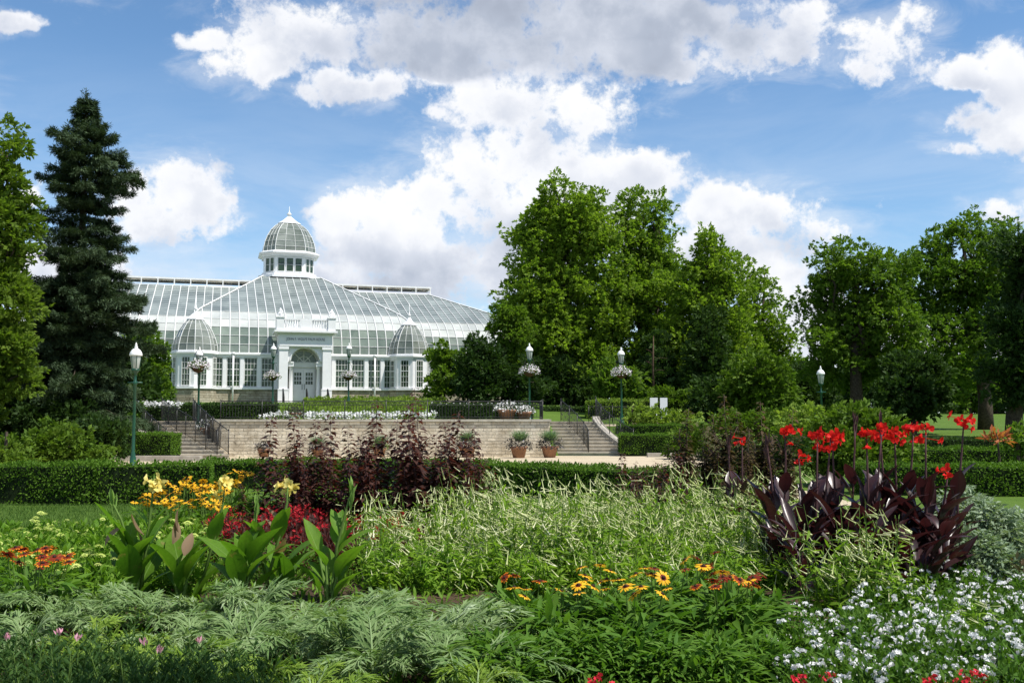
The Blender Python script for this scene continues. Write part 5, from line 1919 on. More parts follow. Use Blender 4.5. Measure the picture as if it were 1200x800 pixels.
def canna(x, y, leaves, stalks, dark, label, group, seed):
    """leaves: n, height range, length range; stalks: (dx, h, lean, flower or None)"""
    rng = np.random.default_rng(seed)
    r = empty('canna_plant', (x, y, gz_(x, y)))
    tag(r, label, 'canna', group)
    lm = LM()
    n, h0, h1, l0, l1, upr = leaves
    for k in range(n):
        a = k * 2.4 + rng.normal() * .4
        z = h0 + (h1 - h0) * (k / max(n - 1, 1)) + rng.normal() * .02
        d = np.array([math.cos(a) * (1 - upr * .6), math.sin(a) * (1 - upr * .6), upr + rng.normal() * .12])
        rad = rng.uniform(.01, .10)
        p = np.array([math.cos(a) * rad, math.sin(a) * rad, z])
        L = rng.uniform(l0, l1) * rng.choice([1.0, 1.0, .72])
        nn = np.array([-math.cos(a) * .8, -math.sin(a) * .8, .55]) + rng.normal(size=3) * .3
        lm.place((BIGS[k % 3] if dark and k % 3 else BIGL[rng.integers(0, 4)]), frames(unit(d)[None], nn[None], np.array([L * (.88 if dark else 1)])), p[None])
        lm.tube([(p[0] * .3, p[1] * .3, max(0, z - .3)), tuple(p)], [.016, .010], 5, 1)
    if dark and n > 5:
        for k in range(9):
            a = rng.random() * 6.28
            d = np.array([math.cos(a) * .5, math.sin(a) * .5, rng.uniform(.5, 1.2)])
            lm.place(BIGS[k % 3], frames(unit(d)[None], np.array([[-math.cos(a), -math.sin(a), .4]]) + rng.normal(size=(1, 3)) * .3, np.array([rng.uniform(.26, .46)])), np.array([[math.cos(a) * .08, math.sin(a) * .08, rng.uniform(h0, h1 + .1)]]))
    mats = [M['canna_dark'], M['canna_dark_rib']] if dark else [M['canna_leaf'], M['canna_rib']]
    lm.build('leaves', mats, r, smooth=True)
    for (dx, dy, h, lx, fl) in stalks:
        s = MB()
        pts = [(dx * .4, dy * .4, 0), (dx * .8, dy * .8, h * .5), (dx + lx * .6, dy, h * .85), (dx + lx, dy, h)]
        s.tube(pts, [.015, .013, .010, .007], 6)
        so = s.build('flower_stalk', M['stem_dark' if dark else 'stem'], r)
        tip = pts[-1]
        sl = LM()
        for q in range(2):
            f = .32 + .15 * q
            p = np.array(pts[1]) + (np.array(pts[3]) - np.array(pts[1])) * max(0, (f - .3)) * 1.2
            aa = rng.random() * 6.28
            sl.place(BIGL[q % 4], frames(np.array([[math.cos(aa) * .35, math.sin(aa) * .35, 1.]]), np.array([[-math.cos(aa), -math.sin(aa), .3]]), np.array([.34 - .07 * q])), p[None])
        sl.build('stalk_leaf', [M['canna_dark'], M['canna_dark_rib']] if dark else [M['canna_leaf'], M['canna_rib']], so, smooth=True)
        if fl is None:
            b = LM()
            for q in range(9):
                b.place(leaf_tpl(.20, 3, .05, .5), frames(np.array([[rng.normal() * .15 + lx * .6, rng.normal() * .15, 1.]]), rsph(1, rng), np.array([rng.uniform(.10, .17)])), np.array([[tip[0], tip[1], tip[2] - .14 + .02 * q]]))
            b.build('bud_spike', M['stem_dark' if dark else 'canna_rib'], so)
        else:
            f_, b_ = fl
            link('flower', f_, so, tip, rng.random() * 6)
            link('buds', b_, so, tip)
    return r


def px_x(px, D):
    return X(px, D)


YC = [  # px, D, leaves, stalks, label
    (162, 8.9, (13, .06, .46, .36, .54, .95), [(-.02, .0, .88, -.18, None), (.12, .03, 1.08, .02, CFY[0])], 'yellow canna at the left of its row with a leaning bud stalk'),
    (218, 9.0, (10, .05, .34, .34, .48, .9), [(.30, .1, .98, .03, CFY[1])], 'yellow canna in the middle left of the row with browned leaf tips'),
    (290, 8.7, (12, .06, .46, .36, .52, .95), [(.34, .05, 1.02, .01, CFY[0])], 'yellow canna whose pale bloom stands before the purple canes'),
    (335, 8.9, (9, .05, .28, .34, .46, .85), [(-.25, .0, .78, .0, None)], 'low leafy canna without bloom between its flowering neighbours'),
    (388, 8.7, (11, .05, .38, .34, .50, .9), [(.08, .0, .92, .10, None)], 'canna at the right of the row carrying a green bud stalk'),
]
for i, (px, D, lv, st, lab) in enumerate(YC):
    o = canna(px_x(px, D), D, lv, st, False, lab, 'yellow flowered cannas', 300 + i)
    if i in (0, 1, 3):
        b = LM(); rg = np.random.default_rng(i)
        for q in range(3):
            b.place(BIGL[q], frames(np.array([[rg.normal() * .3, rg.normal() * .3, .6]]), rsph(1, rg), np.array([.22])), np.array([[rg.normal() * .1, -.05 + rg.normal() * .08, .42 + .1 * q]]))
        b.build('withered_leaf', [M['withered'], M['withered']], o, smooth=True)

RC = [
    (908, 9.9, (15, .08, .60, .34, .50, .95), [(.10, -.0, 1.42, .0, CFR[0]), (-.02, .0, 1.30, -.06, None)], 'red canna with a single tall bloom at the left of its group'),
    (950, 9.5, (15, .10, .60, .36, .54, .92), [(.04, .0, 1.34, .02, CFR[1]), (.16, .08, 1.38, .05, CFR[2]), (-.10, .0, 1.2, -.02, CFR1[0])], 'red canna with a wide cluster of blooms left of centre in its group'),
    (985, 9.8, (14, .08, .6, .36, .52, .95), [(.12, .0, 1.52, .02, None), (-.05, .1, 1.36, .0, CFR[2])], 'red canna with a tall unopened purple spike'),
    (1015, 9.4, (15, .10, .64, .36, .56, .9), [(.0, .0, 1.36, .0, CFR[0]), (.12, .1, 1.40, .06, CFR[1])], 'red canna with two full blooms in the middle of its group'),
    (1048, 9.7, (15, .10, .70, .38, .56, .95), [(.0, .0, 1.40, .0, CFR[2]), (.14, .0, 1.42, .04, CFR[0]), (-.1, .1, 1.5, 0, None)], 'red canna with paired blooms right of the middle of its group'),
    (1082, 9.5, (15, .08, .66, .38, .58, .85), [(.0, .0, 1.40, .02, CFR[1]), (.16, .0, 1.06, .06, CFR1[0])], 'red canna with low spreading purple leaves beside the silver mound'),
    (1108, 9.9, (12, .08, .56, .36, .54, .8), [(.12, .0, 1.54, .06, CFR[2])], 'red canna carrying the highest bloom at the right of its group'),
    (1072, 8.9, (11, .04, .36, .34, .52, .65), [], 'low dark leaved canna without bloom at the front of the red group'),
    (935, 9.0, (11, .04, .46, .34, .5, .8), [], 'low dark leaved canna without bloom beside the bare soil'),
    (1010, 9.0, (11, .04, .44, .34, .5, .8), [], 'low dark leaved canna hidden behind the tobacco plants'),
    (1040, 9.15, (12, .04, .50, .34, .5, .85), [], 'dark leaved canna without bloom filling the centre of the red group'),
    (985, 9.25, (12, .04, .50, .34, .5, .85), [], 'dark leaved canna without bloom left of centre in the red group'),
    (1100, 9.2, (11, .04, .46, .34, .5, .75), [], 'dark leaved canna without bloom beside the silver mound at the right'),
    (866, 11.5, (6, .10, .5, .3, .45, .8), [(.03, .0, 1.36, .0, CFR1[0]), (-.1, .1, 1.3, 0, None)], 'small red canna standing alone left of the main group'),
]
for i, (px, D, lv, st, lab) in enumerate(RC):
    canna(px_x(px, D), D, lv, st, True, lab, 'red flowered dark leaved cannas', 330 + i)


# ---- coneflowers (rudbeckia)
def rud_head(c_in, c_out, npet, r, seed):
    rng = np.random.default_rng(seed)
    fl = LM()
    V, F = leaf_tpl(.34, 3, .18, .10, .6, .45)
    mt = np.array([0, 0, 0, 0, 1, 1]) if c_out == 'rud_orange' else np.array([0, 0, 1, 1, 1, 1])
    for k in range(npet):
        a = 2 * math.pi * k / npet + rng.normal() * .06
        d = np.array([math.cos(a), math.sin(a), rng.uniform(-.15, .18)])
        fl.place((V, F, mt), frames(d[None], np.array([[rng.normal() * .1, rng.normal() * .1, 1.]]), np.array([r * rng.uniform(.88, 1.05)])), np.array([[d[0] * r * .12, d[1] * r * .12, 0]]))
    me = fl.mesh('flower', [M[c_in], M[c_out]])
    cn = MB(); cn.lathe([(r * .26, -.002), (r * .25, r * .12), (r * .16, r * .24), (.001, r * .28)], 9)
    return me, cn.mesh('cone', M['cone'])


RH = {
    'gold': [rud_head('rud_yellow', 'rud_yellow', 13, .050, s) for s in (1, 2)],
    'goldm': [rud_head('rud_maroon', 'rud_yellow', 14, .052, s) for s in (3, 4)],
    'orange': [rud_head('rud_maroon', 'rud_orange', 14, .052, s) for s in (5, 6)],
    'maroon': [rud_head('rud_maroon', 'rud_maroon', 13, .050, s) for s in (7, 8)],
}
LANCE = [leaf_tpl(.24, 3, b, .10, .4) for b in (.15, .35, .6)]
LANCES = [leaf_tpl(.36, 2, b, .12, .42) for b in (.15, .4)]


def rudbeckia(x, y, h, rad, heads, kinds, nleaf, label, group, seed, lean=.4, leaf='rud_leaf'):
    rng = np.random.default_rng(seed)
    r = empty('coneflower', (x, y, gz_(x, y)))
    tag(r, label, 'coneflower', group)
    lm = LM()
    n = nleaf
    a = rng.random(n) * 6.28
    z = rng.random(n) ** 1.2 * h * .68
    q = rng.random(n) ** .6 * rad
    T = np.stack([np.cos(a) * q, np.sin(a) * q, z], 1)
    d = np.stack([np.cos(a) + rng.normal(size=n) * .5, np.sin(a) + rng.normal(size=n) * .5, rng.uniform(.0, 1.2, n)], 1)
    for k in range(3):
        s = slice(k, None, 3)
        lm.place(LANCE[k], frames(d[s], rng.normal(size=T[s].shape) * .3 + [0, 0, 1], rng.uniform(.10, .20, len(T[s]))), T[s])
    hs = []
    for k in range(heads):
        aa = rng.random() * 6.28; qq = math.sqrt(rng.random()) * rad * .95
        p = np.array([math.cos(aa) * qq, math.sin(aa) * qq, h * rng.uniform(.84, 1.08)])
        hs.append(p)
        lm.tube([(p[0] * .4, p[1] * .4, 0), (p[0] * .8, p[1] * .8, p[2] * .6), tuple(p)], [.004, .004, .003], 4, 1)
    lm.build('foliage', [M[leaf], M['stem']], r)
    for k, p in enumerate(hs):
        kd = kinds[int(rng.integers(0, len(kinds)))]
        f_, c_ = RH[kd][k % 2]
        o = link('flower', f_, r, tuple(p), rng.random() * 6, rng.uniform(.75, 1.12))
        o.rotation_euler = (rng.normal() * .25 + lean * .5, rng.normal() * .25, rng.random() * 6)
        link('cone', c_, o)
    return r


rudbeckia(X(44, 7.7), 7.7, .52, .30, 20, ['orange', 'orange', 'orange', 'maroon'], 420, 'orange coneflower clump at the lower left edge', 'coneflowers', 400)
for i, (px, D, h) in enumerate([(178, 12.3, .66), (205, 12.6, .78), (232, 12.4, .82), (258, 12.7, .78), (212, 11.9, .60), (275, 13.0, .86), (245, 12.0, .62)]):
    lab = ['leftmost golden coneflower in the yellow drift behind the cannas', None, None, None, None, None, None][i] or 'golden coneflower clump in the yellow drift behind the left cannas'
    rudbeckia(X(px, D), D, h, .27, 17, ['gold'], 260, 'golden coneflower clump in the yellow drift behind the left cannas', 'golden coneflowers behind the cannas', 410 + i, .9)
for i, (px, D, h, n, kinds, lab) in enumerate([
    (618, 7.4, .40, 5, ['orange', 'goldm'], 'orange coneflowers at the left of the front row, low among leaves'),
    (708, 7.1, .48, 9, ['gold', 'goldm', 'gold'], 'golden coneflower clump at the middle of the front row'),
    (745, 6.8, .46, 7, ['gold', 'goldm'], 'golden coneflowers lowest and nearest in the middle of the front row'),
    (845, 6.9, .48, 8, ['maroon', 'orange', 'goldm'], 'mixed maroon and orange coneflowers just left of the deep maroon clump'),
    (655, 6.9, .42, 5, ['goldm', 'orange'], 'few orange coneflowers between the left and the golden clumps'),
    (770, 7.3, .48, 6, ['goldm', 'maroon'], 'coneflower with one open gold and maroon face toward the viewer'),
    (815, 7.5, .50, 9, ['maroon', 'goldm', 'maroon'], 'maroon coneflower clump behind the dark leafy plant'),
    (868, 7.2, .44, 9, ['maroon', 'maroon', 'orange'], 'deep maroon and orange coneflowers at the right of the front row')]):
    q_ = rudbeckia(X(px, D), D, h, .26, n, kinds, 460, lab, 'coneflowers', 430 + i, .5)
    if 'open gold' in lab: LAST = q_

fo = link('flower', RH['goldm'][0][0], LAST, (0, -.22, .44), 0, 1.05)
fo.rotation_euler = (.95, .1, .3)
link('cone', RH['goldm'][0][1], fo)

# leafy plants below the front coneflowers
def leafy(n, h, rad, seed, mat, L=(.10, .2), name='foliage', upr=(.1, 1.2)):
    rng = np.random.default_rng(seed)
    lm = LM()
    a = rng.random(n) * 6.28; q = rng.random(n) ** .6 * rad
    z = rng.random(n) * h * np.sqrt(np.maximum(0.05, 1 - (q / rad) ** 2 * .8))
    T = np.stack([np.cos(a) * q, np.sin(a) * q, z], 1)
    d = np.stack([np.cos(a) + rng.normal(size=n) * .5, np.sin(a) + rng.normal(size=n) * .5, rng.uniform(*upr, n)], 1)
    for k in range(3):
        s = slice(k, None, 3)
        lm.place(LANCE[k], frames(d[s], rng.normal(size=T[s].shape) * .35 + [0, 0, 1], rng.uniform(*L, len(T[s]))), T[s])
    return lm


KL = []
for s in range(3):
    r = empty('leafy_plant')
    leafy(760, .30, .30, 500 + s, 'rud_leaf', (.06, .15)).build('foliage', M['rud_leaf'], r)
    KL.append(r)
KLeaf = Kind(KL)
rng = np.random.default_rng(55)
for i in range(16):
    px = rng.uniform(560, 930); D = rng.uniform(5.85, 6.6)
    KLeaf.place(i, X(px, D), D, rng.random() * 6, rng.uniform(.7, 1.0), 'dark green leafy plant filling the bed below the front coneflowers', 'leafy plant', 'leafy plants below the coneflowers')


# ---- flowering tobacco
def tube_tpl():
    vs, fs = [], []
    rs = [(0, .026), (.5, .033), (.86, .055), (1.0, .080)]
    for t, r in rs:
        for k in range(4):
            a = k * math.pi / 2
            vs.append((r * math.cos(a), t, r * math.sin(a)))
    for i in range(3):
        for k in range(4):
            fs.append((i * 4 + k, i * 4 + (k + 1) % 4, (i + 1) * 4 + (k + 1) % 4, (i + 1) * 4 + k))
    b = len(vs)
    for k in range(4):
        a = k * math.pi / 2 + .4
        a2 = a + .9
        vs += [(0, .97, 0), (.09 * math.cos(a), 1.03, .09 * math.sin(a)), (.13 * math.cos((a + a2) / 2), 1.02, .13 * math.sin((a + a2) / 2)), (.09 * math.cos(a2), 1.03, .09 * math.sin(a2))]
        fs.append((b + 4 * k, b + 4 * k + 1, b + 4 * k + 2, b + 4 * k + 3))
    return np.array(vs, float), np.array(fs, int)


TUBE = tube_tpl()


def tobacco(h, rad, nst, nfl, nleaf, seed, slant=(.55, -.2)):
    rng = np.random.default_rng(seed)
    r = empty('flowering_tobacco')
    lf = LM(); fl = LM()
    for k in range(nst):
        a = rng.random() * 6.28; q = math.sqrt(rng.random()) * rad
        H = h * rng.uniform(.60, 1.12)
        top = np.array([math.cos(a) * q + rng.normal() * .11, math.sin(a) * q + rng.normal() * .09, H])
        base = np.array([top[0] * .45, top[1] * .45, 0])
        pts = [base, base * .5 + top * .5 + rng.normal(size=3) * .02, top]
        lf.tube([tuple(p) for p in pts], [.005, .004, .002], 4, 1)
        m = nfl // nst
        t = 1 - .72 * rng.random(m) ** 1.3
        P = np.stack([np.interp(t, [0, .5, 1], [p[j] for p in pts]) for j in range(3)], 1)
        # little side branches
        br = rsph(m, rng) * [1, 1, .35] * rng.uniform(.02, .10, (m, 1))
        P2 = P + br
        for j in range(0, m, 2):
            lf.tube([tuple(P[j]), tuple(P2[j])], [.002, .0015], 3, 1)
        d = br / np.linalg.norm(br, axis=1, keepdims=True) * .55 + rng.normal(size=(m, 3)) * .38 + [slant[0], slant[1], -.75]
        fl.place(TUBE, frames(d, rsph(m, rng), rng.uniform(.06, .135, m)), P2)
        n = nleaf // nst
        t = rng.random(n) ** 1.1 * .85
        P = np.stack([np.interp(t, [0, .5, 1], [p[j] for p in pts]) for j in range(3)], 1)
        d = rsph(n, rng) * [1, 1, .5] + [0, 0, .25]
        lf.place(LANCE[k % 3], frames(d, rng.normal(size=(n, 3)) * .4 + [0, 0, 1], rng.uniform(.07, .16, n) * (1.15 - t * .6)), P)
    lf.build('foliage', [M['nic_leaf'], M['stem']], r)
    fl.build('blossoms', M['nic_tube'], r)
    return r


KT = Kind([tobacco(h_, .30, n_, int(f_ * 1.25), l_, 600 + s, sl_) for s, (h_, n_, f_, l_, sl_) in enumerate([(.62, 8, 40, 240, (.5, -.2)), (.76, 8, 64, 200, (.55, -.2)), (.86, 7, 56, 180, (.35, -.5)), (.95, 6, 40, 160, (.6, 0)), (.72, 8, 24, 260, (.2, -.5)), (.82, 7, 70, 150, (.6, -.3)), (.68, 9, 48, 230, (-.3, -.4))])])
KTl = Kind([tobacco(.46, .27, 9, 18, 330, 620 + s) for s in range(3)])
rng = np.random.default_rng(61)
TG_ = 'drift of flowering tobacco'
cells = []
for D in np.arange(9.1, 12.9, .36):
    lo = 440 if D > 10.2 else 455
    hi = 925 if D > 9.9 else 905
    if D > 12.2: lo = 560
    for x in np.arange(X(lo, D), X(hi, D), .36):
        cells.append((x + rng.uniform(-.15, .15), D + rng.uniform(-.15, .15)))
for i, (x, y) in enumerate(cells):
    if y < 9.7:
        KTl.place(i, x, y, 0 + rng.normal() * .5, rng.uniform(.85, 1.15), 'low leafy tobacco plant at the front of the pale flowering drift', 'flowering tobacco', 'low tobacco plants in front of the drift')
    else:
        KT.place(int(rng.integers(0, 7)), x, y, 0 + rng.normal() * .8, .70 + .30 * (math.sin(x * 2.1 + y * 1.3) * .5 + .5) + .28 * rng.random(), 'tall flowering tobacco with hanging pale trumpets in the central drift', 'flowering tobacco', TG_)
for i, (px, D, s) in enumerate([(965, 8.5, 1.0), (985, 8.3, 1.05), (1010, 8.4, .98), (1035, 8.5, 1.0), (1052, 8.2, .85)]):
    KT.place(i, X(px, D), D, rng.normal() * .5, s, 'flowering tobacco standing before the dark leaves of the red cannas', 'flowering tobacco', 'tobacco plants before the red cannas')
for i, (px, D, s) in enumerate([(1100, 7.4, .55), (1135, 7.5, .5), (1065, 7.0, .5)]):
    KTl.place(i, X(px, D), D, rng.normal() * .5, s + .2, 'short flowering tobacco leaning out among the white bedding flowers', 'flowering tobacco', 'tobacco plants among the white flowers')
KT.drop_unused(); KTl.drop_unused()


# ---- cardoon
def cardoon(nl, L0, L1, seed, mat='cardoon'):
    rng = np.random.default_rng(seed)
    r = empty('silver_cardoon')
    lm = LM()
    seg = leaf_tpl(.13, 3, .28, .12, .35, .05)
    for k in range(nl):
        a = k * 2.4 + rng.normal() * .35
        L = rng.uniform(L0, L1) * rng.choice([1, 1, .6])
        el = rng.uniform(.30, 1.3)
        out = np.array([math.cos(a), math.sin(a), 0])
        pts = []
        for i in range(9):
            t = i / 8
            pts.append(out * L * (t * math.cos(el) + .18 * t * t) + np.array([0, 0, L * (math.sin(el) * t - .62 * t * t)]) + np.array([0, 0, .06]))
        pts = np.array(pts)
        lm.tube([tuple(p) for p in pts], [.009, .009, .008, .007, .006, .005, .004, .003, .002], 4, 1)
        m = 21
        ts = np.linspace(.14, 1.0, m)
        side = np.array([-out[1], out[0], 0])
        for sg in (-1, 1):
            P = np.stack([np.interp(ts, np.linspace(0, 1, 9), pts[:, j]) for j in range(3)], 1)
            tg = np.gradient(P, axis=0); tg = nrm(tg)
            w_ = np.sin(np.clip(ts * 1.02, 0, 1) * math.pi * .86 + .25) * .5 + .45
            d = tg * .85 + side[None] * sg * .75 + rng.normal(size=P.shape) * .30 + [0, 0, .18]
            nn = np.cross(side[None], tg) * -1
            nn = nn * np.sign(nn[:, 2:3] + 1e-6) + rng.normal(size=P.shape) * .35
            lm.place(seg, frames(d, nn, w_ * L * .25 * rng.uniform(.7, 1.2, m)), P)
            # secondary lobes
            P2 = P + nrm(d) * (w_ * L * .09)[:, None]
            d2 = d + tg * .9 + rng.normal(size=P.shape) * .2
            lm.place(seg, frames(d2, nn, w_ * L * .15), P2)
            d3 = d - tg * .7 + side[None] * sg * .4
            lm.place(seg, frames(d3, nn, w_ * L * .12), P2)
    lm.build('leaves', [M[mat], M['cardoon_rib']], r)
    return r


KC = Kind([cardoon(13, .52, .86, 700 + s) for s in range(4)])
KCl = Kind([cardoon(10, .30, .52, 720 + s, 'cardoon_low') for s in range(2)])
rng = np.random.default_rng(71)
cp_ = [(20, 7.6, .85), (75, 7.2, .8), (130, 7.7, .85), (190, 7.5, .9), (245, 7.7, .95), (300, 7.6, .95), (355, 7.4, .98), (415, 7.5, .92), (470, 7.6, .9), (40, 6.7, .7), (230, 6.7, .85), (290, 6.6, .95), (350, 6.5, 1.0), (410, 6.4, 1.05), (470, 6.6, 1.0), (525, 6.7, 1.0), (570, 6.9, .85), (440, 5.9, 1.0), (520, 6.0, 1.0), (340, 5.8, .9), (540, 7.5, .8), (-30, 7.2, .9)]
cp_ = [c for c in cp_ if not (c[1] < 5.9 and c[0] < 400)]
for i, (px, D, s) in enumerate(cp_):
    KC.place(i, X(px, D), D, rng.random() * 6.28, s, 'arching silver grey cardoon in the front left drift', 'cardoon', 'silver cardoons in the front left drift')
for i, (px, D, s) in enumerate([(25, 7.9, .9), (105, 6.6, 1.0), (165, 6.5, 1.0), (135, 5.9, .9), (590, 6.3, .9), (450, 8.3, .8), (300, 8.1, .8), (200, 5.8, 1.0), (255, 5.7, 1.0), (310, 5.45, 1.0), (370, 5.4, 1.0), (230, 6.2, .9), (400, 5.3, .9), (560, 5.6, 1.0), (175, 6.1, .8), (590, 7.0, .8)]):
    KCl.place(i, X(px, D), D, rng.random() * 6.28, s, 'yellowish green young cardoon low among the silver ones', 'cardoon', 'young green cardoons')
KC.drop_unused(); KCl.drop_unused()


# ---- bedding plants with flower clusters
def cluster_mesh(n, r, pr, mat, seed):
    rng = np.random.default_rng(seed)
    o = rsph(n, rng); o[:, 2] = np.abs(o[:, 2]) * .7
    fl = LM()
    pet = combine(*[(diamond(.8, -.03), frames(np.array([[math.cos(a), math.sin(a), .1]]), np.array([[0, 0, 1.]]), np.array([1.0]))[0], (0, 0, 0), 0) for a in (0, 1.26, 2.51, 3.77, 5.03)])
    fl.place(pet, frames(rsph(n, rng), o + rng.normal(size=o.shape) * .2 + [0, 0, .3], np.full(n, pr)), o * r)
    return fl.mesh('flower_cluster', M[mat])


def bedding(name, nleaf, h, rad, L, leaf, clusters, ncl, seed, tpl=LANCES, zr=(.9, 1.12), csc=(.8, 1.2)):
    rng = np.random.default_rng(seed)
    r = empty(name)
    lm = LM()
    o = rsph(nleaf, rng); o[:, 2] = np.abs(o[:, 2])
    T = o * [rad, rad, h] * rng.uniform(.25, 1.0, (nleaf, 1)) ** .6
    d = o * .8 + rng.normal(size=o.shape) * .5 + [0, 0, .35]
    for k in range(2):
        s = slice(k, None, 2)
        lm.place(tpl[k], frames(d[s], o[s] * .5 + rng.normal(size=o[s].shape) * .4 + [0, 0, .8], rng.uniform(*L, len(T[s]))), T[s])
    lm.build('foliage', M[leaf], r)
    for k in range(ncl):
        u = rsph(1, rng)[0]; u[2] = abs(u[2]) * .9 + .25
        p = unit(u) * [rad, rad, h] * rng.uniform(*zr)
        c = link('flower_cluster', clusters[k % len(clusters)], r, tuple(p), rng.random() * 6, rng.uniform(*csc))
        c.rotation_euler = (rng.normal() * .3, rng.normal() * .3, rng.random() * 6)
    return r


CLW = [cluster_mesh(12, .025, .015, 'white_fl', s) for s in range(3)]
CLR = [cluster_mesh(10, .024, .012, 'pentas_red', s + 5) for s in range(3)]
KW = Kind([bedding('white_pentas', 300, .25, .20, (.04, .075), 'pentas_leaf', CLW, 15, 800 + s, csc=(.55, 1.05)) for s in range(4)])
rng = np.random.default_rng(81)
for i, (x, y) in enumerate([(x + rng.uniform(-.11, .11), D + rng.uniform(-.11, .11)) for D in np.arange(5.7, 9.4, .29) for x in np.arange(X(940 if D < 7.6 else 1010 + (D - 7.6) * 50, D), X(1290, D), .29)]):
    KW.place(i, x, y, rng.random() * 6.28, rng.uniform(.8, 1.12), 'white flowered bedding plant in the lower right drift', 'bedding plant', 'white bedding flowers at the lower right')
KW.drop_unused()
KR = Kind([bedding('red_pentas', 220, .20, .17, (.04, .075), 'pentas_leaf', CLR, 12, 820 + s) for s in range(3)])
for i, (px, D) in enumerate([(700, 5.5), (715, 5.3), (790, 5.45), (925, 5.6), (948, 5.5), (968, 5.6), (1085, 5.45), (1105, 5.4), (1128, 5.5), (1030, 5.3), (830, 5.35), (640, 5.3), (905, 5.3)]):
    KR.place(i, X(px, D), D, rng.random() * 6.28, rng.uniform(.85, 1.1), 'crimson flowered bedding plant along the bottom edge of the photo', 'bedding plant', 'crimson bedding flowers at the front')
KR.drop_unused()

# lime zinnias
def disc_head(r, seed, mat):
    rng = np.random.default_rng(seed)
    fl = LM()
    for ring, (q, n, el) in enumerate(((.45, 12, .15), (.3, 10, .35), (.15, 7, .6))):
        a = np.linspace(0, 2 * math.pi, n, endpoint=False) + ring * .3
        d = np.stack([np.cos(a), np.sin(a), np.full(n, el)], 1)
        fl.place(leaf_tpl(.5, 2, .2, .1, .6, .5), frames(d, np.tile([0, 0, 1.], (n, 1)), np.full(n, r * (.62 - ring * .1))), d * [r * q, r * q, 0] + [0, 0, ring * r * .14])
    return fl.mesh('flower_head', M[mat])


DH = [disc_head(.036, s, 'lime_pet') for s in range(2)]
KZ = Kind([bedding('lime_zinnia', 300, .42, .22, (.06, .11), 'zinnia_leaf', DH, 5, 840 + s, zr=(1.0, 1.18)) for s in range(4)])
rng = np.random.default_rng(84)
for i, (x, y) in enumerate([(x + rng.uniform(-.13, .13), D + rng.uniform(-.13, .13)) for D in np.arange(8.5, 12.0, .33) for x in np.arange(X(-20, D), X(250 if D > 9.4 else 150, D), .34)]):
    if abs(x - X(48, 7.7)) < .3 and y < 8.4: continue
    KZ.place(i, x, y, rng.random() * 6.28, rng.uniform(.85, 1.1), 'lime flowered zinnia in the leafy drift at the left', 'zinnia', 'lime zinnias at the left')
rng = np.random.default_rng(85)
for i, (px, D) in enumerate([(620, 12.9), (650, 13.1), (672, 12.8), (690, 13.0), (640, 12.5), (705, 12.7), (785, 12.6), (590, 12.6)]):
    KZ.place(i, X(px, D), D, rng.random() * 6, 1.35, 'lime zinnia standing behind the tobacco drift before the clipped hedge', 'zinnia', 'lime zinnias behind the tobacco')
KZ.drop_unused()

# red and dark bedding behind the cannas
CLS = []
for s in range(2):
    rg = np.random.default_rng(s)
    fl = LM(); n = 26
    t = rg.random(n)
    a = rg.random(n) * 6.28
    P = np.stack([np.cos(a) * .02, np.sin(a) * .02, t * .16], 1)
    fl.place(LANCES[0], frames(np.stack([np.cos(a), np.sin(a), np.full(n, .5)], 1), rsph(n, rg), np.full(n, .045)), P)
    CLS.append(fl.mesh('flower_cluster', M['salvia_red']))
KS = Kind([bedding('red_salvia', 240, .36, .20, (.06, .10), 'coleus', CLS, 5, 860 + s, zr=(.85, 1.05), csc=(.5, 1.0)) for s in range(3)])
KSd = Kind([bedding('dark_coleus', 260, .40, .22, (.07, .12), 'coleus', CLS, 1, 870 + s, zr=(.9, 1.0)) for s in range(2)])
rng = np.random.default_rng(86)
k = 0
for D in np.arange(10.6, 12.3, .32):
    for x in np.arange(X(252, D), X(505, D), .33):
        k += 1
        px = x / D * FPX + 600
        x += rng.uniform(-.12, .12)
        if D > 11.0 and (px < 400 and rng.random() < .8 or rng.random() < .4):
            KS.place(k, x, D, rng.random() * 6, rng.uniform(1.05, 1.35), 'scarlet flowered bedding plant in the red band behind the cannas', 'bedding plant', 'scarlet bedding behind the cannas')
        else:
            KSd.place(k, x, D, rng.random() * 6, rng.uniform(.8, 1.1), 'dark purple leaved bedding plant in the band behind the cannas', 'bedding plant', 'dark bedding behind the cannas')
KS.drop_unused(); KSd.drop_unused()


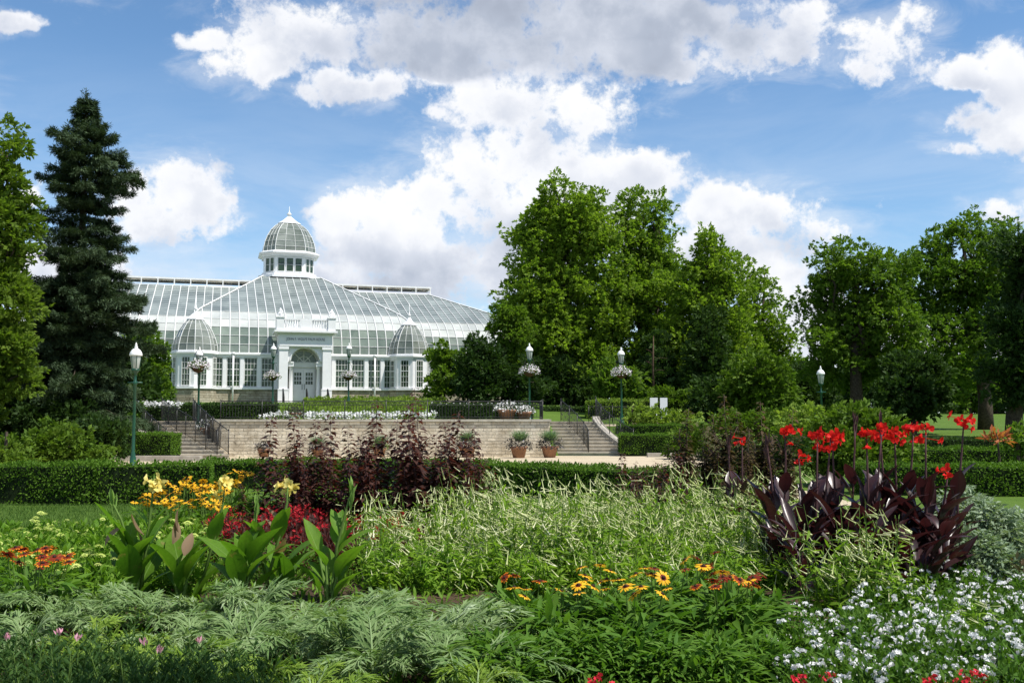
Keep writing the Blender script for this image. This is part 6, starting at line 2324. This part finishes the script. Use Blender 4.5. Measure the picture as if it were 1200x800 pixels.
# ---- ninebark canes
NBL = leaf_tpl(.56, 2, .35, .14, .42)
def ninebark(h, ncane, seed, mat='ninebark', side=.5, stem='stem_dark', Lr=(.12, .165), low=.0):
    rng = np.random.default_rng(seed)
    r = empty('purple_shrub')
    lm = LM(); st = MB()

    def cane(p0, p1, n, L):
        pts = tube_path(p0, p1, 4, .02, 0, rng)
        st.tube([tuple(p) for p in pts], [.007, .006, .004, .002], 5)
        t = (np.arange(n) + rng.random(n) * .5) / n
        P = np.stack([np.interp(t, np.linspace(0, 1, 4), np.array(pts)[:, j]) for j in range(3)], 1)
        a = np.arange(n) * 2.4 + rng.normal(size=n) * .4
        d = np.stack([np.cos(a), np.sin(a), rng.uniform(-.25, .45, n)], 1)
        k = NBL
        s = L * (1.0 - .58 * t ** 2.6) * rng.uniform(.75, 1.15, n)
        lm.place(k, frames(d, np.stack([-np.cos(a) * .2, -np.sin(a) * .2, np.ones(n)], 1) + rng.normal(size=(n, 3)) * .2, s), P + nrm(d) * .015)
    for c in range(ncane):
        q = .0 if c == 0 else .10
        b = np.array([rng.normal() * q, rng.normal() * q, 0])
        H = h * (1.0 if c == 0 else rng.uniform(.62, .97))
        t = np.array([b[0] * 1.8 + rng.normal() * .04, b[1] * 1.8 + rng.normal() * .04, H])
        cane(b, t, int(H / .0105), rng.uniform(*Lr))
        for k in range(int(6 * side)):
            f = rng.uniform(.15, .62)
            a = rng.random() * 6.28
            s = b + (t - b) * f
            e = s + np.array([math.cos(a) * .18, math.sin(a) * .18, rng.uniform(.15, .34)])
            cane(s, e, 18, Lr[0])
    st.build('canes', M[stem], r)
    lm.build('foliage', M[mat], r)
    return r


KN = Kind([ninebark(1.55, 3, 900, side=.9), ninebark(1.45, 3, 901, side=.7), ninebark(1.6, 4, 902, side=1.0), ninebark(1.5, 2, 903, side=.5)])
NB = [(322, 12.9, 500, 3), (350, 13.2, 498, 1), (372, 12.8, 504, 0), (386, 13.1, 498, 3), (446, 12.6, 486, 1), (490, 12.3, 472, 2), (517, 12.7, 508, 3), (535, 12.8, 497, 1), (557, 12.5, 512, 0), (420, 12.8, 522, 3), (404, 12.9, 512, 3), (335, 12.5, 545, 3), (468, 12.6, 508, 3), (300, 12.9, 560, 3), (507, 12.2, 520, 1), (360, 12.3, 555, 1), (436, 12.2, 540, 1), (545, 12.1, 545, 3), (480, 12.9, 490, 3), (525, 12.2, 570, 0)]
for i, (px, D, ty, v) in enumerate(NB):
    H = 1.10 * (1.6 - (ty - 490) * D / FPX)
    KN.place(v, X(px, D), D, i * 1.7, H / [1.55, 1.45, 1.6, 1.5][v], ['purple leaved cane shrub rising before the pale wall, left of centre', 'tallest and densest purple shrub, its tip above the wall railing'][1 if i == 5 else 0] if i in (5,) else 'purple leaved cane shrub in the thicket before the pale wall', 'shrub', 'purple cane shrubs before the wall')
# small dark stems at the right of the plaza
for i, (px, D, ty, v) in enumerate([(732, 13.2, 530, 3), (758, 13.0, 545, 3), (770, 13.4, 540, 1), (792, 13.1, 530, 3), (748, 12.8, 552, 3)]):
    H = 1.6 - (ty - 490) * D / FPX
    KN.place(v, X(px, D), D, i, H / [1.55, 1.45, 1.6, 1.5][v], 'thin sparse purple stem standing against the plaza paving', 'shrub', 'sparse purple stems before the plaza')
KN.drop_unused()
KB = Kind([ninebark(1.55, 4, 920 + s, 'bronze', 1.4, Lr=(.10, .145)) for s in range(3)])
for i, (px, D, ty) in enumerate([(802, 14.0, 478), (825, 14.4, 500), (850, 14.2, 462), (868, 14.6, 480), (888, 14.1, 470), (840, 13.6, 530), (875, 13.7, 520), (815, 13.5, 545), (900, 13.9, 510), (858, 13.3, 550), (922, 14.2, 520), (830, 15.5, 500), (880, 15.5, 500)]):
    H = 1.6 - (ty - 490) * D / FPX
    KB.place(i, X(px, D), D, i * 1.3, H / 1.55, 'bronze green cane shrub in the thicket left of the red cannas', 'shrub', 'bronze cane shrubs right of the plaza')
KB.drop_unused()

# green leafy filler behind and between the purple canes
KG = []
for s in range(3):
    r = empty('leafy_plant')
    leafy(420, .62, .30, 940 + s, 'hedge', (.07, .13), upr=(.2, 1.5)).build('foliage', M['pentas_leaf' if s else 'zinnia_leaf'], r)
    KG.append(r)
KGr = Kind(KG)
rng = np.random.default_rng(95)
for i, (px, D, s) in enumerate([(285, 13.2, 1.1), (310, 13.5, 1.1), (345, 13.6, 1.1), (380, 13.6, 1.1), (425, 13.3, 1.1), (455, 13.4, 1.1), (400, 13.1, 1.0), (520, 13.3, 1.0), (575, 13.0, 1.0), (560, 13.4, 1.0), (270, 11.4, .7), (360, 9.8, .6), (420, 9.7, .6), (250, 9.7, .7), (320, 9.9, .7), (455, 9.4, .6), (290, 10.1, .7)]):
    KGr.place(i, X(px, D), D, i, s, 'green leafy plant filling gaps around the purple shrubs and cannas', 'leafy plant', 'green filler plants')
KGr.drop_unused(); KLeaf.drop_unused()

# ---- silver artemisia mounds at the right
def artemisia(h, rad, n, seed):
    rng = np.random.default_rng(seed)
    r = empty('silver_artemisia')
    lm = LM()
    o = rsph(n, rng); o[:, 2] = np.abs(o[:, 2])
    T = o * [rad, rad, h] * rng.uniform(.7, 1.02, (n, 1))
    d = o * [1, 1, .1] + rng.normal(size=o.shape) * .35 + [0, 0, -.35]
    lm.place(SPRIGS_N[0], frames(d, o + rng.normal(size=o.shape) * .3, rng.uniform(.09, .16, n)), T)
    lm.place(SPRIGS_N[1], frames(d, o + rng.normal(size=o.shape) * .3, rng.uniform(.09, .16, n)), T * .85)
    lm.build('foliage', M['artemisia'], r)
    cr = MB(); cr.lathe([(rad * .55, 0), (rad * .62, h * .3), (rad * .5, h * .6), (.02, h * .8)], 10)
    cr.build('dark_core', M['core'], r)
    return r


KA = Kind([artemisia(.85, .42, 1300, 960), artemisia(.6, .45, 1100, 961)])
for i, (px, D, s, v, lab) in enumerate([(1125, 11.0, 1.0, 0, 'tallest silver leaved mound, right behind the dark canna leaves'), (1152, 10.2, .9, 0, 'silver leaved mound in front of the tallest one'), (1192, 10.6, 1.0, 1, 'low wide silver leaved mound at the right edge'), (1130, 9.5, .9, 1, 'low silver leaved mound beside the white flowers')]):
    KA.place(v, X(px, D), D, i, s, lab, 'artemisia', 'silver artemisia mounds')
KA.drop_unused()
# rust coloured plant at the right edge and copper leaved shrub
r = bedding('rust_plant', 240, .34, .26, (.06, .1), 'bronze', CLW, 0, 970)
r.location = (X(1192, 9.2), 9.2, gz_(X(1192, 9.2), 9.2)); tag(r, 'rust brown leafy plant at the right edge above the white flowers', 'leafy plant')
r = bedding('copper_shrub', 70, .30, .32, (.14, .26), 'orange_leaf', CLW, 0, 971)
r.location = (X(1168, 24), 24, gz_(X(1168, 24), 24))
for c in r.children: c.location.z = 1.02
yb = MB(); yb.tube([(0, 0, -.05), (.03, 0, .6), (0, 0, 1.25)], [.035, .03, .015], 7)
yb.build('trunk', M['bark'], r)
tag(r, 'copper orange leaved young shrub at the right edge before the hedges', 'shrub')

# ---- feathery low plants in the shaded bottom left corner
def feather(seed, bud):
    rng = np.random.default_rng(seed)
    r = empty('feathery_plant')
    lm = LM()
    for k in range(16):
        a = rng.random() * 6.28; q = math.sqrt(rng.random()) * .2
        b = np.array([math.cos(a) * q * .5, math.sin(a) * q * .5, 0]); t = np.array([math.cos(a) * q * 1.3, math.sin(a) * q * 1.3, rng.uniform(.18, .36)])
        lm.tube([tuple(b), tuple(t)], [.003, .002], 3, 1)
        n = 26
        f = rng.uniform(.15, 1, n)
        P = b + (t - b) * f[:, None]
        aa = rng.random(n) * 6.28
        lm.place(LANCE[0], frames(np.stack([np.cos(aa), np.sin(aa), np.full(n, .9)], 1), rsph(n, rng), rng.uniform(.03, .055, n)), P)
    lm.build('foliage', [M['feather'], M['stem']], r)
    if bud:
        bl = LM(); n = 10
        d = rng.normal(size=(n, 3)) * .35 + [0, 0, 1]
        bl.place(LANCES[0], frames(d, rsph(n, rng), np.full(n, .035)), rng.normal(size=(n, 3)) * .006)
        bl.build('flower', M['pink_bud'], r, (.03, -.05, .33))
    return r


KF = Kind([feather(980 + s, False) for s in range(3)])
KFb = Kind([feather(985, True)])
rng = np.random.default_rng(97)
for i, (x, y) in enumerate([(x + rng.uniform(-.1, .1), D + rng.uniform(-.1, .1)) for D in np.arange(4.7, 6.3, .27) for x in np.arange(X(-25, D), X(150 if D > 5.6 else 330, D), .27)]):
    KF.place(i, x, y, rng.random() * 6, rng.uniform(.8, 1.1), 'dark feathery low plant along the shaded bottom left edge', 'feathery plant', 'feathery plants at the bottom left')
for i, (px, D) in enumerate([(76, 6.1), (8, 6.0), (166, 5.6), (241, 5.55), (205, 5.4), (110, 5.9)]):
    KFb.place(0, X(px, D), D, i, 1.0, 'feathery low plant topped by a single pink bud', 'feathery plant', 'budded feathery plants')
KF.drop_unused(); KFb.drop_unused()

# loose grassy ground cover over the front of the bed
lm = LM()
rng = np.random.default_rng(990)
n = 26000
D = rng.uniform(4.6, 13.0, n)
x = rng.uniform(-.60, .62, n) * D
ok = ~((np.abs(x / D * FPX + 600 - 930) < 40) & (D < 9) & (D > 7)) & (rng.random(n) < .75)
x, D = x[ok], D[ok]
T = np.stack([x, D, hgt(x, D)], 1)
d = rng.normal(size=T.shape) * .5 + [0, 0, .8]
lm.place(LANCE[1], frames(d, rng.normal(size=T.shape) * .4 + [0, 0, 1], rng.uniform(.05, .13, len(T))), T)
tag(lm.build('low_weeds', M['zinnia_leaf']), 'low green ground cover between the bedding plants', 'ground cover', kind='stuff')
# stones on the bare soil by the cannas
for i, (px, D, s) in enumerate([(930, 8.1, .09), (950, 7.7, .06)]):
    b = MB(); b.lathe([(.3 * s, 0), (1.0 * s, .25 * s), (.95 * s, .55 * s), (.5 * s, .8 * s), (.01, .85 * s)], 9)
    o = b.build('garden_stone', M['kerb'], None, (X(px, D), D, gz_(X(px, D), D)))
    o.scale = (1.3, .8, .8)
    tag(o, ['larger grey stone on the bare soil left of the tobacco plants', 'smaller grey stone on the bare soil near the white flowers'][i], 'stone', 'stones on the bare soil')

# tree overhanging the near bed from the viewer's side; its shade falls on the bottom left corner
rng = np.random.default_rng(1201)
r = empty('shade_tree', (3.2, -2.2, 0))
tag(r, 'tree overhanging the near edge of the flower bed beside the viewer', 'tree')
lm = LM()
for c, rad in (((-2.2, 5.3, 5.6), 1.0), ((-3.4, 4.9, 5.4), .9), ((-4.4, 4.4, 5.3), .9), ((-1.0, 4.2, 6.0), 1.2), ((-2.6, 3.6, 6.3), 1.2), ((-.5, 2.0, 6.6), 1.6), ((-5.4, 4.0, 5.2), .8), ((.6, 0, 6.6), 1.8)):
    n = int(420 * rad * rad)
    u = rsph(n, rng)
    T = np.array(c) + u * rad * rng.uniform(.2, 1, (n, 1)) * [1.15, .9, .6]
    lm.place(SPRIGS[0], frames(u + rng.normal(size=u.shape) * .5, u * .4 + [0, 0, .8] + rng.normal(size=u.shape) * .4, rng.uniform(.22, .36, n)), T)
lm.build('crown', M['tree_b'], r)
tk = MB(); tk.tube([(0, 0, -.2), (0, .1, 2.6), (-.3, 1.0, 4.6), (-.8, 2.2, 6.0)], [.28, .22, .17, .08], 9)
tk.tube([(0, .2, 3.0), (-1.2, 2.4, 5.0), (-2.6, 4.2, 5.7), (-5.0, 4.3, 5.3)], [.14, .10, .06, .02], 6)
tk.build('trunk', M['bark'], r)
